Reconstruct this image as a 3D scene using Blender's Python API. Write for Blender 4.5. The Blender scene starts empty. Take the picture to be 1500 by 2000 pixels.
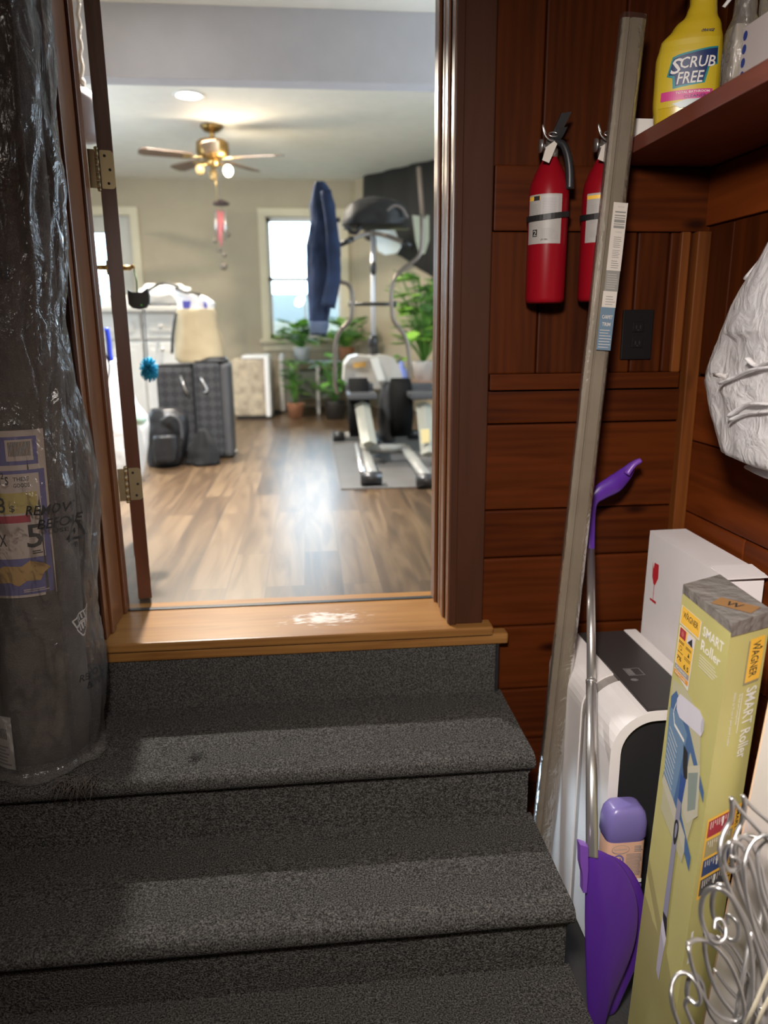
import bpy, bmesh, math, random
from mathutils import Vector, Matrix, noise as mnoise
random.seed(7)
R = math.radians
C = bpy.context.scene.collection
# ------------------------------------------------------------------ camera
# metres; the origin is the eye point, x right, y into the house, z up
FPX, PITCH, YAW, ROLL = 1454.0, R(13.866), R(5.663), R(-0.451)
fw = Vector((math.sin(YAW)*math.cos(PITCH), math.cos(YAW)*math.cos(PITCH), -math.sin(PITCH)))
rt0 = Vector((math.cos(YAW), -math.sin(YAW), 0)); up0 = rt0.cross(fw)
rt = math.cos(ROLL)*rt0 + math.sin(ROLL)*up0
up = -math.sin(ROLL)*rt0 + math.cos(ROLL)*up0
cam_d = bpy.data.cameras.new('camera'); cam = bpy.data.objects.new('camera', cam_d); C.objects.link(cam)
cam.matrix_world = Matrix((( rt.x, up.x, -fw.x, 0), (rt.y, up.y, -fw.y, 0), (rt.z, up.z, -fw.z, 0), (0, 0, 0, 1)))
cam_d.sensor_fit = 'VERTICAL'; cam_d.sensor_height = 36; cam_d.lens = FPX/2000*36
cam_d.clip_start = 0.05; cam_d.clip_end = 200
cam_d.dof.use_dof = True; cam_d.dof.focus_distance = 1.78; cam_d.dof.aperture_fstop = 2.0
bpy.context.scene.camera = cam
def P(x, y, ax, v):
    d = fw*FPX + rt*(x-750) - up*(y-1000)
    return d*(v/d['xyz'.index(ax) if isinstance(ax, str) else ax])
# ------------------------------------------------------------------ light
sc = bpy.context.scene
sc.view_settings.view_transform = 'Standard'; sc.view_settings.look = 'None'
sc.view_settings.exposure = 0.0; sc.view_settings.gamma = 1.0
world = bpy.data.worlds.new('World'); sc.world = world; world.use_nodes = True
bg = world.node_tree.nodes['Background']; bg.inputs[0].default_value = (0.68, 0.85, 1.0, 1); bg.inputs[1].default_value = 12
def area(name, loc, target, size, power, col, shape='DISK', portal=False, sy=None, spread=180):
    l = bpy.data.lights.new(name, 'AREA'); l.energy = power; l.color = col; l.shape = shape; l.size = size
    if sy: l.size_y = sy
    l.spread = R(spread)
    o = bpy.data.objects.new(name, l); C.objects.link(o); o.location = loc
    o.rotation_euler = (Vector(target)-Vector(loc)).to_track_quat('-Z', 'Y').to_euler()
    if portal: l.cycles.is_portal = True
    return o
area('landing_key_light', (-0.12, 0.02, 0.62), (1.2, 1.6, -0.9), 0.26, 27, (1.0, 0.92, 0.86), spread=112)  # added light without a fixture, near the eye, aimed at the right-hand things
area('landing_fill_light', (-0.35, -1.0, 1.45), (-0.2, 1.8, 0.0), 0.30, 7, (1.0, 0.88, 0.76))  # added weak warm fill behind the eye, lifts the landing and rug sleeve
def spot(name, loc, power, col, size=0.05):
    l = bpy.data.lights.new(name, 'POINT'); l.energy = power; l.color = col; l.shadow_soft_size = size
    o = bpy.data.objects.new(name, l); C.objects.link(o); o.location = loc; return o
area('near_recessed_lamp', (-0.68, 3.75, 1.565), (-0.68, 3.75, 0), 0.09, 94, (1.0, 0.96, 0.92), spread=112)
area('far_recessed_lamp', (-0.76, 5.80, 1.565), (-0.76, 5.80, 0), 0.17, 105, (1.0, 0.90, 0.76))
spot('fan_bulb', (-0.545, 6.52, 1.235), 13, (1.0, 0.84, 0.62), 0.05)
area('window_portal', (0, 8.86, 0.5), (0, 0, 0.5), 1.1, 1, (1, 1, 1), 'RECTANGLE', True, 1.5)
area('added_left_opening_portal', (-3.25, 5.6, 0.5), (0, 5.6, 0.5), 1.6, 1, (1, 1, 1), 'RECTANGLE', True, 1.4)  # portal for an unseen left wall opening, added to let in daylight
area('added_right_opening_portal', (2.62, 4.0, 0.5), (0, 4.0, 0.5), 1.6, 1, (1, 1, 1), 'RECTANGLE', True, 1.4)  # same on the right: unseen opening added for more daylight in the room
# ------------------------------------------------------------------ materials
MATS = {}
def new_mat(n):
    m = bpy.data.materials.new(n); m.use_nodes = True; nt = m.node_tree
    return m, nt, nt.nodes['Principled BSDF']
def srgb(r, g, b):
    f = lambda c: ((c/255+0.055)/1.055)**2.4 if c > 10 else c/255/12.92
    return (f(r), f(g), f(b), 1)
def L(*c): return (c[0], c[1], c[2], 1)
def plain(n, col, rough=0.5, metal=0, bump=0, bscale=60, var=0, vscale=8, trans=0, alpha=1, emis=None, estr=0, spec=None, sheen=0, sub=0):
    if n in MATS: return MATS[n]
    m, nt, b = new_mat(n)
    b.inputs['Base Color'].default_value = col if len(col) == 4 else (*col, 1)
    b.inputs['Roughness'].default_value = rough; b.inputs['Metallic'].default_value = metal
    b.inputs['Transmission Weight'].default_value = trans; b.inputs['Alpha'].default_value = alpha
    if spec is not None: b.inputs['Specular IOR Level'].default_value = spec
    if sheen: b.inputs['Sheen Weight'].default_value = sheen
    if sub:
        b.inputs['Subsurface Weight'].default_value = sub; b.inputs['Subsurface Radius'].default_value = (.02, .02, .02)
    if emis: b.inputs['Emission Color'].default_value = (*emis[:3], 1); b.inputs['Emission Strength'].default_value = estr
    tc = nt.nodes.new('ShaderNodeTexCoord')
    nz = nt.nodes.new('ShaderNodeTexNoise'); nz.inputs['Scale'].default_value = vscale; nz.inputs['Detail'].default_value = 5
    nt.links.new(tc.outputs['Object'], nz.inputs['Vector'])
    v = max(var, 0.03)
    mx = nt.nodes.new('ShaderNodeMix'); mx.data_type = 'RGBA'; mx.blend_type = 'MULTIPLY'; mx.inputs[0].default_value = 1
    cr = nt.nodes.new('ShaderNodeMapRange'); cr.inputs[1].default_value = .3; cr.inputs[2].default_value = .7
    cr.inputs[3].default_value = 1-v; cr.inputs[4].default_value = 1+v
    nt.links.new(nz.outputs[0], cr.inputs[0])
    mx.inputs[6].default_value = col if len(col) == 4 else (*col, 1)
    nt.links.new(cr.outputs[0], mx.inputs[7]); nt.links.new(mx.outputs[2], b.inputs['Base Color'])
    if bump:
        n2 = nt.nodes.new('ShaderNodeTexNoise'); n2.inputs['Scale'].default_value = bscale; n2.inputs['Detail'].default_value = 6
        bp = nt.nodes.new('ShaderNodeBump'); bp.inputs['Strength'].default_value = bump; bp.inputs['Distance'].default_value = .01
        nt.links.new(tc.outputs['Object'], n2.inputs['Vector']); nt.links.new(n2.outputs[0], bp.inputs['Height'])
        nt.links.new(bp.outputs[0], b.inputs['Normal'])
    MATS[n] = m; return m
def wood(n, c1, c2, axis='z', rough=0.45, knots=0.0, scale=1.0, island=True, spec=0.5, wave=.12, wear=None):
    m, nt, b = new_mat(n); N = nt.nodes; K = nt.links
    tc = N.new('ShaderNodeTexCoord'); mp = N.new('ShaderNodeMapping')
    s = {'x': (1.2, 14, 14), 'y': (14, 1.2, 14), 'z': (14, 14, 1.2)}[axis]
    mp.inputs['Scale'].default_value = [q*scale for q in s]
    K.new(tc.outputs['Object'], mp.inputs['Vector']); vec = mp.outputs[0]
    ge = N.new('ShaderNodeNewGeometry')
    ad = N.new('ShaderNodeVectorMath'); ad.operation = 'MULTIPLY_ADD'
    cb = N.new('ShaderNodeCombineXYZ')
    for i in range(3): K.new(ge.outputs['Random Per Island'], cb.inputs[i])
    ad.inputs[1].default_value = (37, 53, 71); K.new(cb.outputs[0], ad.inputs[0]); K.new(vec, ad.inputs[2]); vec = ad.outputs[0]
    nz = N.new('ShaderNodeTexNoise'); nz.inputs['Scale'].default_value = 1.6; nz.inputs['Detail'].default_value = 8; nz.inputs['Distortion'].default_value = .8
    K.new(vec, nz.inputs['Vector'])
    wv = N.new('ShaderNodeTexWave'); wv.inputs['Scale'].default_value = .9; wv.inputs['Distortion'].default_value = 6; wv.inputs['Detail'].default_value = 3
    wv.bands_direction = 'X' if axis != 'x' else 'Z'
    K.new(vec, wv.inputs['Vector'])
    a1 = N.new('ShaderNodeMath'); a1.operation = 'MULTIPLY_ADD'; a1.inputs[1].default_value = wave; K.new(wv.outputs[1], a1.inputs[0])
    a2 = N.new('ShaderNodeMath'); a2.operation = 'MULTIPLY'; a2.inputs[1].default_value = 1.0-wave*.6; K.new(nz.outputs[0], a2.inputs[0]); K.new(a2.outputs[0], a1.inputs[2])
    a3 = N.new('ShaderNodeMath'); a3.operation = 'MULTIPLY_ADD'; a3.inputs[1].default_value = .28 if island else 0
    K.new(ge.outputs['Random Per Island'], a3.inputs[0]); K.new(a1.outputs[0], a3.inputs[2])
    cr = N.new('ShaderNodeValToRGB'); cr.color_ramp.elements[0].position = .3; cr.color_ramp.elements[1].position = .85
    cr.color_ramp.elements[0].color = c1; cr.color_ramp.elements[1].color = c2
    K.new(a3.outputs[0], cr.inputs[0]); col = cr.outputs[0]
    if knots:
        m2 = N.new('ShaderNodeMapping'); m2.inputs['Scale'].default_value = {'x': (3, 7, 7), 'y': (7, 3, 7), 'z': (7, 7, 3)}[axis]
        K.new(tc.outputs['Object'], m2.inputs['Vector'])
        vo = N.new('ShaderNodeTexVoronoi'); vo.inputs['Scale'].default_value = .85; K.new(m2.outputs[0], vo.inputs['Vector'])
        mr = N.new('ShaderNodeMapRange'); mr.inputs[1].default_value = .05; mr.inputs[2].default_value = .13; mr.inputs[3].default_value = knots; mr.inputs[4].default_value = 0
        K.new(vo.outputs['Distance'], mr.inputs[0])
        mx = N.new('ShaderNodeMix'); mx.data_type = 'RGBA'; K.new(mr.outputs[0], mx.inputs[0]); K.new(col, mx.inputs[6])
        mx.inputs[7].default_value = (c1[0]*.25, c1[1]*.2, c1[2]*.2, 1); col = mx.outputs[2]
    if wear:
        g1 = N.new('ShaderNodeVectorMath'); g1.operation = 'DISTANCE'; mm = N.new('ShaderNodeMapping'); mm.inputs['Scale'].default_value = (1, 2.2, 0); K.new(tc.outputs['Object'], mm.inputs[0])
        g1.inputs[1].default_value = (wear[0], wear[1]*2.2, 0); K.new(mm.outputs[0], g1.inputs[0])
        g2 = N.new('ShaderNodeMapRange'); g2.inputs[1].default_value = 0; g2.inputs[2].default_value = wear[2]; g2.inputs[3].default_value = .30; g2.inputs[4].default_value = -.25; K.new(g1.outputs['Value'], g2.inputs[0])
        n5 = N.new('ShaderNodeTexNoise'); n5.inputs['Scale'].default_value = 30; n5.inputs['Detail'].default_value = 8; m5 = N.new('ShaderNodeMapping'); m5.inputs['Scale'].default_value = (1, 4, 1); K.new(tc.outputs['Object'], m5.inputs[0]); K.new(m5.outputs[0], n5.inputs['Vector'])
        g3 = N.new('ShaderNodeMath'); K.new(n5.outputs[0], g3.inputs[0]); K.new(g2.outputs[0], g3.inputs[1])
        g4 = N.new('ShaderNodeMapRange'); g4.inputs[1].default_value = .60; g4.inputs[2].default_value = .72; g4.inputs[4].default_value = .8; K.new(g3.outputs[0], g4.inputs[0])
        mx = N.new('ShaderNodeMix'); mx.data_type = 'RGBA'; K.new(g4.outputs[0], mx.inputs[0]); K.new(col, mx.inputs[6]); mx.inputs[7].default_value = (.62, .56, .50, 1); col = mx.outputs[2]
    K.new(col, b.inputs['Base Color']); b.inputs['Roughness'].default_value = rough; b.inputs['Specular IOR Level'].default_value = spec
    bp = N.new('ShaderNodeBump'); bp.inputs['Strength'].default_value = .12; bp.inputs['Distance'].default_value = .004
    K.new(a1.outputs[0], bp.inputs['Height']); K.new(bp.outputs[0], b.inputs['Normal'])
    return m
def carpet_mat():
    m, nt, b = new_mat('grey carpet'); N = nt.nodes; K = nt.links
    tc = N.new('ShaderNodeTexCoord')
    vo = N.new('ShaderNodeTexNoise'); vo.inputs['Scale'].default_value = 260; vo.inputs['Detail'].default_value = 3; K.new(tc.outputs['Object'], vo.inputs['Vector'])
    nz = N.new('ShaderNodeTexNoise'); nz.inputs['Scale'].default_value = 7; nz.inputs['Detail'].default_value = 4; K.new(tc.outputs['Object'], nz.inputs['Vector'])
    cr = N.new('ShaderNodeValToRGB'); e = cr.color_ramp.elements
    e[0].position = .34; e[0].color = (.020, .019, .018, 1); e[1].position = .72; e[1].color = (.160, .152, .140, 1)
    e2 = cr.color_ramp.elements.new(.5); e2.color = (.064, .061, .057, 1)
    K.new(vo.outputs[0], cr.inputs[0])
    mx = N.new('ShaderNodeMix'); mx.data_type = 'RGBA'; mx.blend_type = 'MULTIPLY'; mx.inputs[0].default_value = .5
    K.new(cr.outputs[0], mx.inputs[6]); K.new(nz.outputs[1], mx.inputs[7])
    K.new(cr.outputs[0], b.inputs['Base Color']); b.inputs['Roughness'].default_value = 1; b.inputs['Specular IOR Level'].default_value = .02
    bp = N.new('ShaderNodeBump'); bp.inputs['Strength'].default_value = 1; bp.inputs['Distance'].default_value = .006
    K.new(vo.outputs[0], bp.inputs['Height']); K.new(bp.outputs[0], b.inputs['Normal'])
    return m
def laminate():
    m, nt, b = new_mat('oak laminate planks'); N = nt.nodes; K = nt.links
    tc = N.new('ShaderNodeTexCoord'); mp = N.new('ShaderNodeMapping'); mp.inputs['Rotation'].default_value = (0, 0, R(90)); mp.inputs['Location'].default_value = (0.31, .035, 0)
    K.new(tc.outputs['Object'], mp.inputs['Vector'])
    br = N.new('ShaderNodeTexBrick'); br.inputs['Scale'].default_value = 1; br.inputs['Brick Width'].default_value = 1.1; br.inputs['Row Height'].default_value = .135
    br.inputs['Mortar Size'].default_value = .0016; br.offset = .37; br.offset_frequency = 2; br.inputs['Bias'].default_value = 0
    br.inputs['Color1'].default_value = (0, 0, 0, 1); br.inputs['Color2'].default_value = (1, 1, 1, 1); br.inputs['Mortar'].default_value = (.3, .3, .3, 1)
    K.new(mp.outputs[0], br.inputs['Vector'])
    m2 = N.new('ShaderNodeMapping'); m2.inputs['Scale'].default_value = (9, .9, 1); K.new(tc.outputs['Object'], m2.inputs['Vector'])
    ad = N.new('ShaderNodeVectorMath'); ad.operation = 'MULTIPLY_ADD'; ad.inputs[1].default_value = (9, 31, 5); K.new(br.outputs[0], ad.inputs[0]); K.new(m2.outputs[0], ad.inputs[2])
    nz = N.new('ShaderNodeTexNoise'); nz.inputs['Scale'].default_value = 1.7; nz.inputs['Detail'].default_value = 7; nz.inputs['Distortion'].default_value = 1.1; K.new(ad.outputs[0], nz.inputs['Vector'])
    mm = N.new('ShaderNodeMath'); mm.operation = 'MULTIPLY_ADD'; mm.inputs[1].default_value = .3; K.new(br.outputs[0], mm.inputs[0]); K.new(nz.outputs[0], mm.inputs[2])
    cr = N.new('ShaderNodeValToRGB'); e = cr.color_ramp.elements
    e[0].position = .35; e[0].color = (.034, .018, .009, 1); e[1].position = .88; e[1].color = (.140, .090, .048, 1)
    q = e.new(.62); q.color = (.080, .046, .022, 1)
    K.new(mm.outputs[0], cr.inputs[0])
    mx = N.new('ShaderNodeMix'); mx.data_type = 'RGBA'; K.new(br.outputs['Fac'], mx.inputs[0]); K.new(cr.outputs[0], mx.inputs[6]); mx.inputs[7].default_value = (.06, .04, .028, 1)
    K.new(mx.outputs[2], b.inputs['Base Color']); b.inputs['Roughness'].default_value = .34; b.inputs['Specular IOR Level'].default_value = .75
    bp = N.new('ShaderNodeBump'); bp.inputs['Strength'].default_value = .06; bp.inputs['Distance'].default_value = .004; K.new(nz.outputs[0], bp.inputs['Height']); K.new(bp.outputs[0], b.inputs['Normal'])
    return m
def film(name, tint, gloss=0.16, haze=.12, bscale=18, bstr=.9, rough=.12, hazecol=(.7, .68, .66)):
    m = bpy.data.materials.new(name); m.use_nodes = True; nt = m.node_tree; N = nt.nodes; K = nt.links
    N.remove(N['Principled BSDF']); out = N['Material Output']
    tr = N.new('ShaderNodeBsdfTransparent'); tr.inputs[0].default_value = (*tint, 1)
    gl = N.new('ShaderNodeBsdfGlossy'); gl.inputs['Roughness'].default_value = rough
    df = N.new('ShaderNodeBsdfDiffuse'); df.inputs[0].default_value = (*hazecol, 1)
    m1 = N.new('ShaderNodeMixShader'); m2 = N.new('ShaderNodeMixShader')
    fr = N.new('ShaderNodeFresnel'); fr.inputs[0].default_value = 1.5
    tc = N.new('ShaderNodeTexCoord'); vo = N.new('ShaderNodeTexNoise'); vo.inputs['Scale'].default_value = bscale; vo.inputs['Detail'].default_value = 4; vo.inputs['Distortion'].default_value = 1.8
    mp = N.new('ShaderNodeMapping'); mp.inputs['Scale'].default_value = (1, 1, .45); K.new(tc.outputs['Object'], mp.inputs[0]); K.new(mp.outputs[0], vo.inputs['Vector'])
    bp = N.new('ShaderNodeBump'); bp.inputs['Strength'].default_value = bstr; bp.inputs['Distance'].default_value = .03
    K.new(vo.outputs[0], bp.inputs['Height'])
    for n in (gl, fr): K.new(bp.outputs[0], n.inputs['Normal'])
    ad = N.new('ShaderNodeMath'); ad.operation = 'ADD'; ad.operation = 'MULTIPLY_ADD'; ad.inputs[1].default_value = .65; ad.inputs[2].default_value = gloss; K.new(fr.outputs[0], ad.inputs[0])
    m1.inputs[0].default_value = haze; K.new(tr.outputs[0], m1.inputs[1]); K.new(df.outputs[0], m1.inputs[2])
    K.new(ad.outputs[0], m2.inputs[0]); K.new(m1.outputs[0], m2.inputs[1]); K.new(gl.outputs[0], m2.inputs[2]); K.new(m2.outputs[0], out.inputs[0])
    return m
def thinbag(name, col, transl=.5, alpha=.15):
    m = bpy.data.materials.new(name); m.use_nodes = True; nt = m.node_tree; N = nt.nodes; K = nt.links
    b = N['Principled BSDF']; b.inputs['Base Color'].default_value = (*col, 1); b.inputs['Roughness'].default_value = .3
    tl = N.new('ShaderNodeBsdfTranslucent'); tl.inputs[0].default_value = (*col, 1)
    tr = N.new('ShaderNodeBsdfTransparent'); m1 = N.new('ShaderNodeMixShader'); m2 = N.new('ShaderNodeMixShader')
    m1.inputs[0].default_value = transl; m2.inputs[0].default_value = alpha
    K.new(b.outputs[0], m1.inputs[1]); K.new(tl.outputs[0], m1.inputs[2]); K.new(m1.outputs[0], m2.inputs[1]); K.new(tr.outputs[0], m2.inputs[2])
    tc = N.new('ShaderNodeTexCoord'); vo = N.new('ShaderNodeTexNoise'); vo.inputs['Scale'].default_value = 14; vo.inputs['Detail'].default_value = 5; vo.inputs['Distortion'].default_value = 2
    bp = N.new('ShaderNodeBump'); bp.inputs['Strength'].default_value = .5; bp.inputs['Distance'].default_value = .02
    K.new(tc.outputs['Object'], vo.inputs['Vector']); K.new(vo.outputs[0], bp.inputs['Height']); K.new(bp.outputs[0], b.inputs['Normal'])
    K.new(m2.outputs[0], N['Material Output'].inputs[0]); return m

W_PINE_V = wood('knotty pine upright', L(.022, .0042, .0006), L(.070, .0150, .0020), 'z', .5, .8, spec=.10)
W_PINE_H = wood('knotty pine horizontal', L(.026, .0048, .0007), L(.080, .0165, .0024), 'x', .5, .85, spec=.10)
W_PINE_Y = wood('knotty pine side wall', L(.055, .010, .0016), L(.17, .036, .006), 'y', .5, .85, spec=.12)
W_CASE = wood('brown stained casing', L(.036, .0115, .0048), L(.056, .0185, .0080), 'z', .6, 0, wave=.03, spec=.18)
W_JAMB = wood('red brown door jamb', L(.085, .026, .008), L(.155, .054, .017), 'z', .3, 0, wave=.04)
W_DOOR = wood('dark reddish door', L(.075, .024, .011), L(.13, .045, .020), 'z', .4, 0, wave=.04)
W_OAK = wood('varnished oak sill', L(.15, .058, .014), L(.30, .145, .042), 'x', .36, 0, 1.3, spec=.3, wear=(.03, 2.19, .26))
W_SHELF = wood('dark red shelf', L(.10, .024, .013), L(.19, .05, .028), 'y', .4, 0)
CARPET = carpet_mat(); LAM = laminate()
BRASS = plain('brass', (.55, .40, .17), .32, 1, 0); OLDBRASS = plain('aged brass', (.42, .34, .20), .45, .9)
BLACK = plain('black', (.012, .012, .013), .45); BLKPL = plain('black plastic', (.02, .02, .022), .35)
CHROME = plain('silver metal', (.62, .61, .60), .34, .9); STEEL = plain('grey steel', (.45, .43, .40), .35, .8)
WHITE = plain('white', (.78, .76, .74), .5); GREYW = plain('far wall grey beige', (.50, .425, .305), .8, var=.02)
# ------------------------------------------------------------------ mesh helpers
def xf(M, p): return (M @ Vector(p)) if M is not None else Vector(p)
class MB:
    def __init__(s): s.v = []; s.f = []; s.m = []; s.sm = []
    def add(s, vs, fs, mat=0, smooth=False):
        o = len(s.v); s.v += [Vector(q) for q in vs]
        for f in fs: s.f.append([i+o for i in f]); s.m.append(mat); s.sm.append(smooth)
        return s
    def box(s, x0, x1, y0, y1, z0, z1, mat=0, M=None, bev=0):
        if x1 < x0: x0, x1 = x1, x0
        if y1 < y0: y0, y1 = y1, y0
        if z1 < z0: z0, z1 = z1, z0
        if bev > 0:
            b = min(bev, (x1-x0)/2.2, (y1-y0)/2.2, (z1-z0)/2.2)
            bm = bmesh.new(); bmesh.ops.create_cube(bm, size=1)
            for v in bm.verts: v.co = Vector(((x0+x1)/2+v.co.x*(x1-x0), (y0+y1)/2+v.co.y*(y1-y0), (z0+z1)/2+v.co.z*(z1-z0)))
            bmesh.ops.bevel(bm, geom=bm.edges[:], offset=b, segments=2, affect='EDGES', profile=.6)
            bm.verts.index_update(); vs = [xf(M, v.co) for v in bm.verts]; fs = [[v.index for v in f.verts] for f in bm.faces]; bm.free()
            return s.add(vs, fs, mat)
        vs = [(x, y, z) for x in (x0, x1) for y in (y0, y1) for z in (z0, z1)]
        fs = [(0, 1, 3, 2), (4, 6, 7, 5), (0, 4, 5, 1), (2, 3, 7, 6), (0, 2, 6, 4), (1, 5, 7, 3)]
        return s.add([xf(M, q) for q in vs], fs, mat)
    def hexa(s, b, t, mat=0):   # bottom ring, top ring (any polygons of equal count)
        n = len(b); fs = [list(range(n))[::-1], list(range(n, 2*n))] + [(i, (i+1) % n, n+(i+1) % n, n+i) for i in range(n)]
        return s.add(list(b)+list(t), fs, mat)
    def loft(s, rings, mat=0, smooth=True, cap=True, closed=True):
        n = len(rings[0]); vs = [q for r in rings for q in r]; fs = []
        for k in range(len(rings)-1):
            for i in range(n if closed else n-1):
                j = (i+1) % n; fs.append((k*n+i, k*n+j, (k+1)*n+j, (k+1)*n+i))
        if cap and closed: fs.append(list(range(n))[::-1]); fs.append([(len(rings)-1)*n+i for i in range(n)])
        return s.add(vs, fs, mat, smooth)
    def tube(s, pts, r, seg=8, mat=0, smooth=True, flat=1.0, samples=0, closed=False):
        pts = [Vector(p) for p in pts]
        if samples: pts = smooth_curve(pts, samples)
        n = len(pts); rs = r if isinstance(r, (list, tuple)) else [r]*n
        if len(rs) != n: rs = [rs[0]+(rs[-1]-rs[0])*i/(n-1) for i in range(n)]
        rings = []; nrm = None
        for i, p in enumerate(pts):
            t = (pts[min(i+1, n-1)]-pts[max(i-1, 0)]).normalized()
            if nrm is None:
                a = Vector((0, 0, 1)) if abs(t.z) < .9 else Vector((0, 1, 0)); nrm = t.cross(a).normalized()
            nrm = (nrm - t*nrm.dot(t)).normalized(); bn = t.cross(nrm)
            rings.append([p+(nrm*math.cos(2*math.pi*k/seg)+bn*flat*math.sin(2*math.pi*k/seg))*rs[i] for k in range(seg)])
        return s.loft(rings, mat, smooth)
    def lathe(s, prof, c=(0, 0, 0), seg=24, mat=0, M=None, sx=1, sy=1, smooth=True, cap=True):
        c = Vector(c); rings = []
        for r, z in prof:
            rings.append([xf(M, c+Vector((r*sx*math.cos(2*math.pi*k/seg), r*sy*math.sin(2*math.pi*k/seg), z))) for k in range(seg)])
        return s.loft(rings, mat, smooth, cap)
    def poly(s, pts, mat=0): return s.add(pts, [list(range(len(pts)))], mat)
    def sphere(s, c, r, mat=0, seg=16, rings=10, sc3=(1, 1, 1), M=None):
        prof = [(max(1e-4, math.sin(math.pi*i/rings))*r, -math.cos(math.pi*i/rings)*r) for i in range(rings+1)]
        c = Vector(c)
        rr = [[xf(M, c+Vector((q[0]*sc3[0]*math.cos(2*math.pi*k/seg), q[0]*sc3[1]*math.sin(2*math.pi*k/seg), q[1]*sc3[2]))) for k in range(seg)] for q in prof]
        return s.loft(rr, mat, True)
    def prism(s, pts, off, mat=0):  # planar polygon of world points, extruded by off
        off = Vector(off); return s.hexa([Vector(p) for p in pts], [Vector(p)+off for p in pts], mat)
    def build(s, name, mats, parent=None, fix=True):
        me = bpy.data.meshes.new(name); o = bpy.data.objects.new(name, me); C.objects.link(o)
        off = Vector((0, 0, 0))
        if parent is not None:
            q = parent
            while q is not None: off += Vector(q.location); q = q.parent
        else:
            if s.v:
                xs = [v.x for v in s.v]; ys = [v.y for v in s.v]; zs = [v.z for v in s.v]
                off = Vector(((min(xs)+max(xs))/2, (min(ys)+max(ys))/2, min(zs))) if PIV else Vector((0, 0, 0))
                o.location = off
        me.from_pydata([v-off for v in s.v], [], s.f); me.update()
        if not isinstance(mats, (list, tuple)): mats = [mats]
        for mt in mats: me.materials.append(mt)
        for i, p in enumerate(me.polygons): p.material_index = s.m[i]; p.use_smooth = s.sm[i]
        if fix:
            bm = bmesh.new(); bm.from_mesh(me); bmesh.ops.recalc_face_normals(bm, faces=bm.faces[:]); bm.to_mesh(me); bm.free()
        if parent is not None: o.parent = parent
        return o
PIV = False
def smooth_curve(pts, k):
    out = []; n = len(pts)
    for i in range(n-1):
        p0, p1, p2, p3 = pts[max(i-1, 0)], pts[i], pts[i+1], pts[min(i+2, n-1)]
        for j in range(k):
            t = j/k
            out.append(.5*((2*p1)+(p2-p0)*t+(2*p0-5*p1+4*p2-p3)*t*t+(3*p1-p0-3*p2+p3)*t**3))
    out.append(pts[-1]); return out
def crumple(mb, c, sx, sy, sz, seed=0, am=.25, seg=28, rn=18, mat=0, flatb=True):
    rr = []
    for i in range(rn+1):
        ph = math.pi*i/rn; ring = []
        for k in range(seg):
            a = 2*math.pi*k/seg; d = Vector((math.sin(ph)*math.cos(a), math.sin(ph)*math.sin(a), -math.cos(ph)))
            f_ = 1+am*(mnoise.noise(d*2.2+Vector((seed*7.1, 0, 0)))-abs(mnoise.noise(d*4.5+Vector((0, seed*3.3, 0))))*.8)
            p_ = Vector((math.copysign(abs(d.x)**.75, d.x)*sx, math.copysign(abs(d.y)**.75, d.y)*sy, math.copysign(abs(d.z)**.75, d.z)*sz))*f_
            q = Vector(c)+p_
            if flatb: q.z = max(q.z, c[2]-sz*.92)
            ring.append(q)
        rr.append(ring)
    mb.loft(rr, mat, True)
def tag(o, label=None, cat=None, group=None, kind=None):
    if label: o['label'] = label
    if cat: o['category'] = cat
    if group: o['group'] = group
    if kind: o['kind'] = kind
    return o
def thing(name, loc, label, cat, group=None):
    o = bpy.data.objects.new(name, None); C.objects.link(o); o.location = loc; o.empty_display_size = .1
    return tag(o, label, cat, group)
def struct(name, mb, m, parent=None, label=None):
    o = mb.build(name, m, parent)
    if parent is None: o['kind'] = 'structure'
    if label: o['label'] = label
    return o
_tx = {}
def text_tris(t):
    if t in _tx: return _tx[t]
    cu = bpy.data.curves.new('t', 'FONT'); cu.body = t; cu.resolution_u = 2; cu.offset = .012
    o = bpy.data.objects.new('t', cu); C.objects.link(o); bpy.context.view_layer.update()
    me = bpy.data.meshes.new_from_object(o.evaluated_get(bpy.context.evaluated_depsgraph_get()))
    vs = [(v.co.x, v.co.y) for v in me.vertices]; fs = [list(p.vertices) for p in me.polygons]
    bpy.data.objects.remove(o); bpy.data.curves.remove(cu); bpy.data.meshes.remove(me)
    x0 = min(v[0] for v in vs); x1 = max(v[0] for v in vs); y0 = min(v[1] for v in vs); y1 = max(v[1] for v in vs)
    _tx[t] = ([((a-x0)/(x1-x0), (b-y0)/(y1-y0)) for a, b in vs], fs); return _tx[t]
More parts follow.
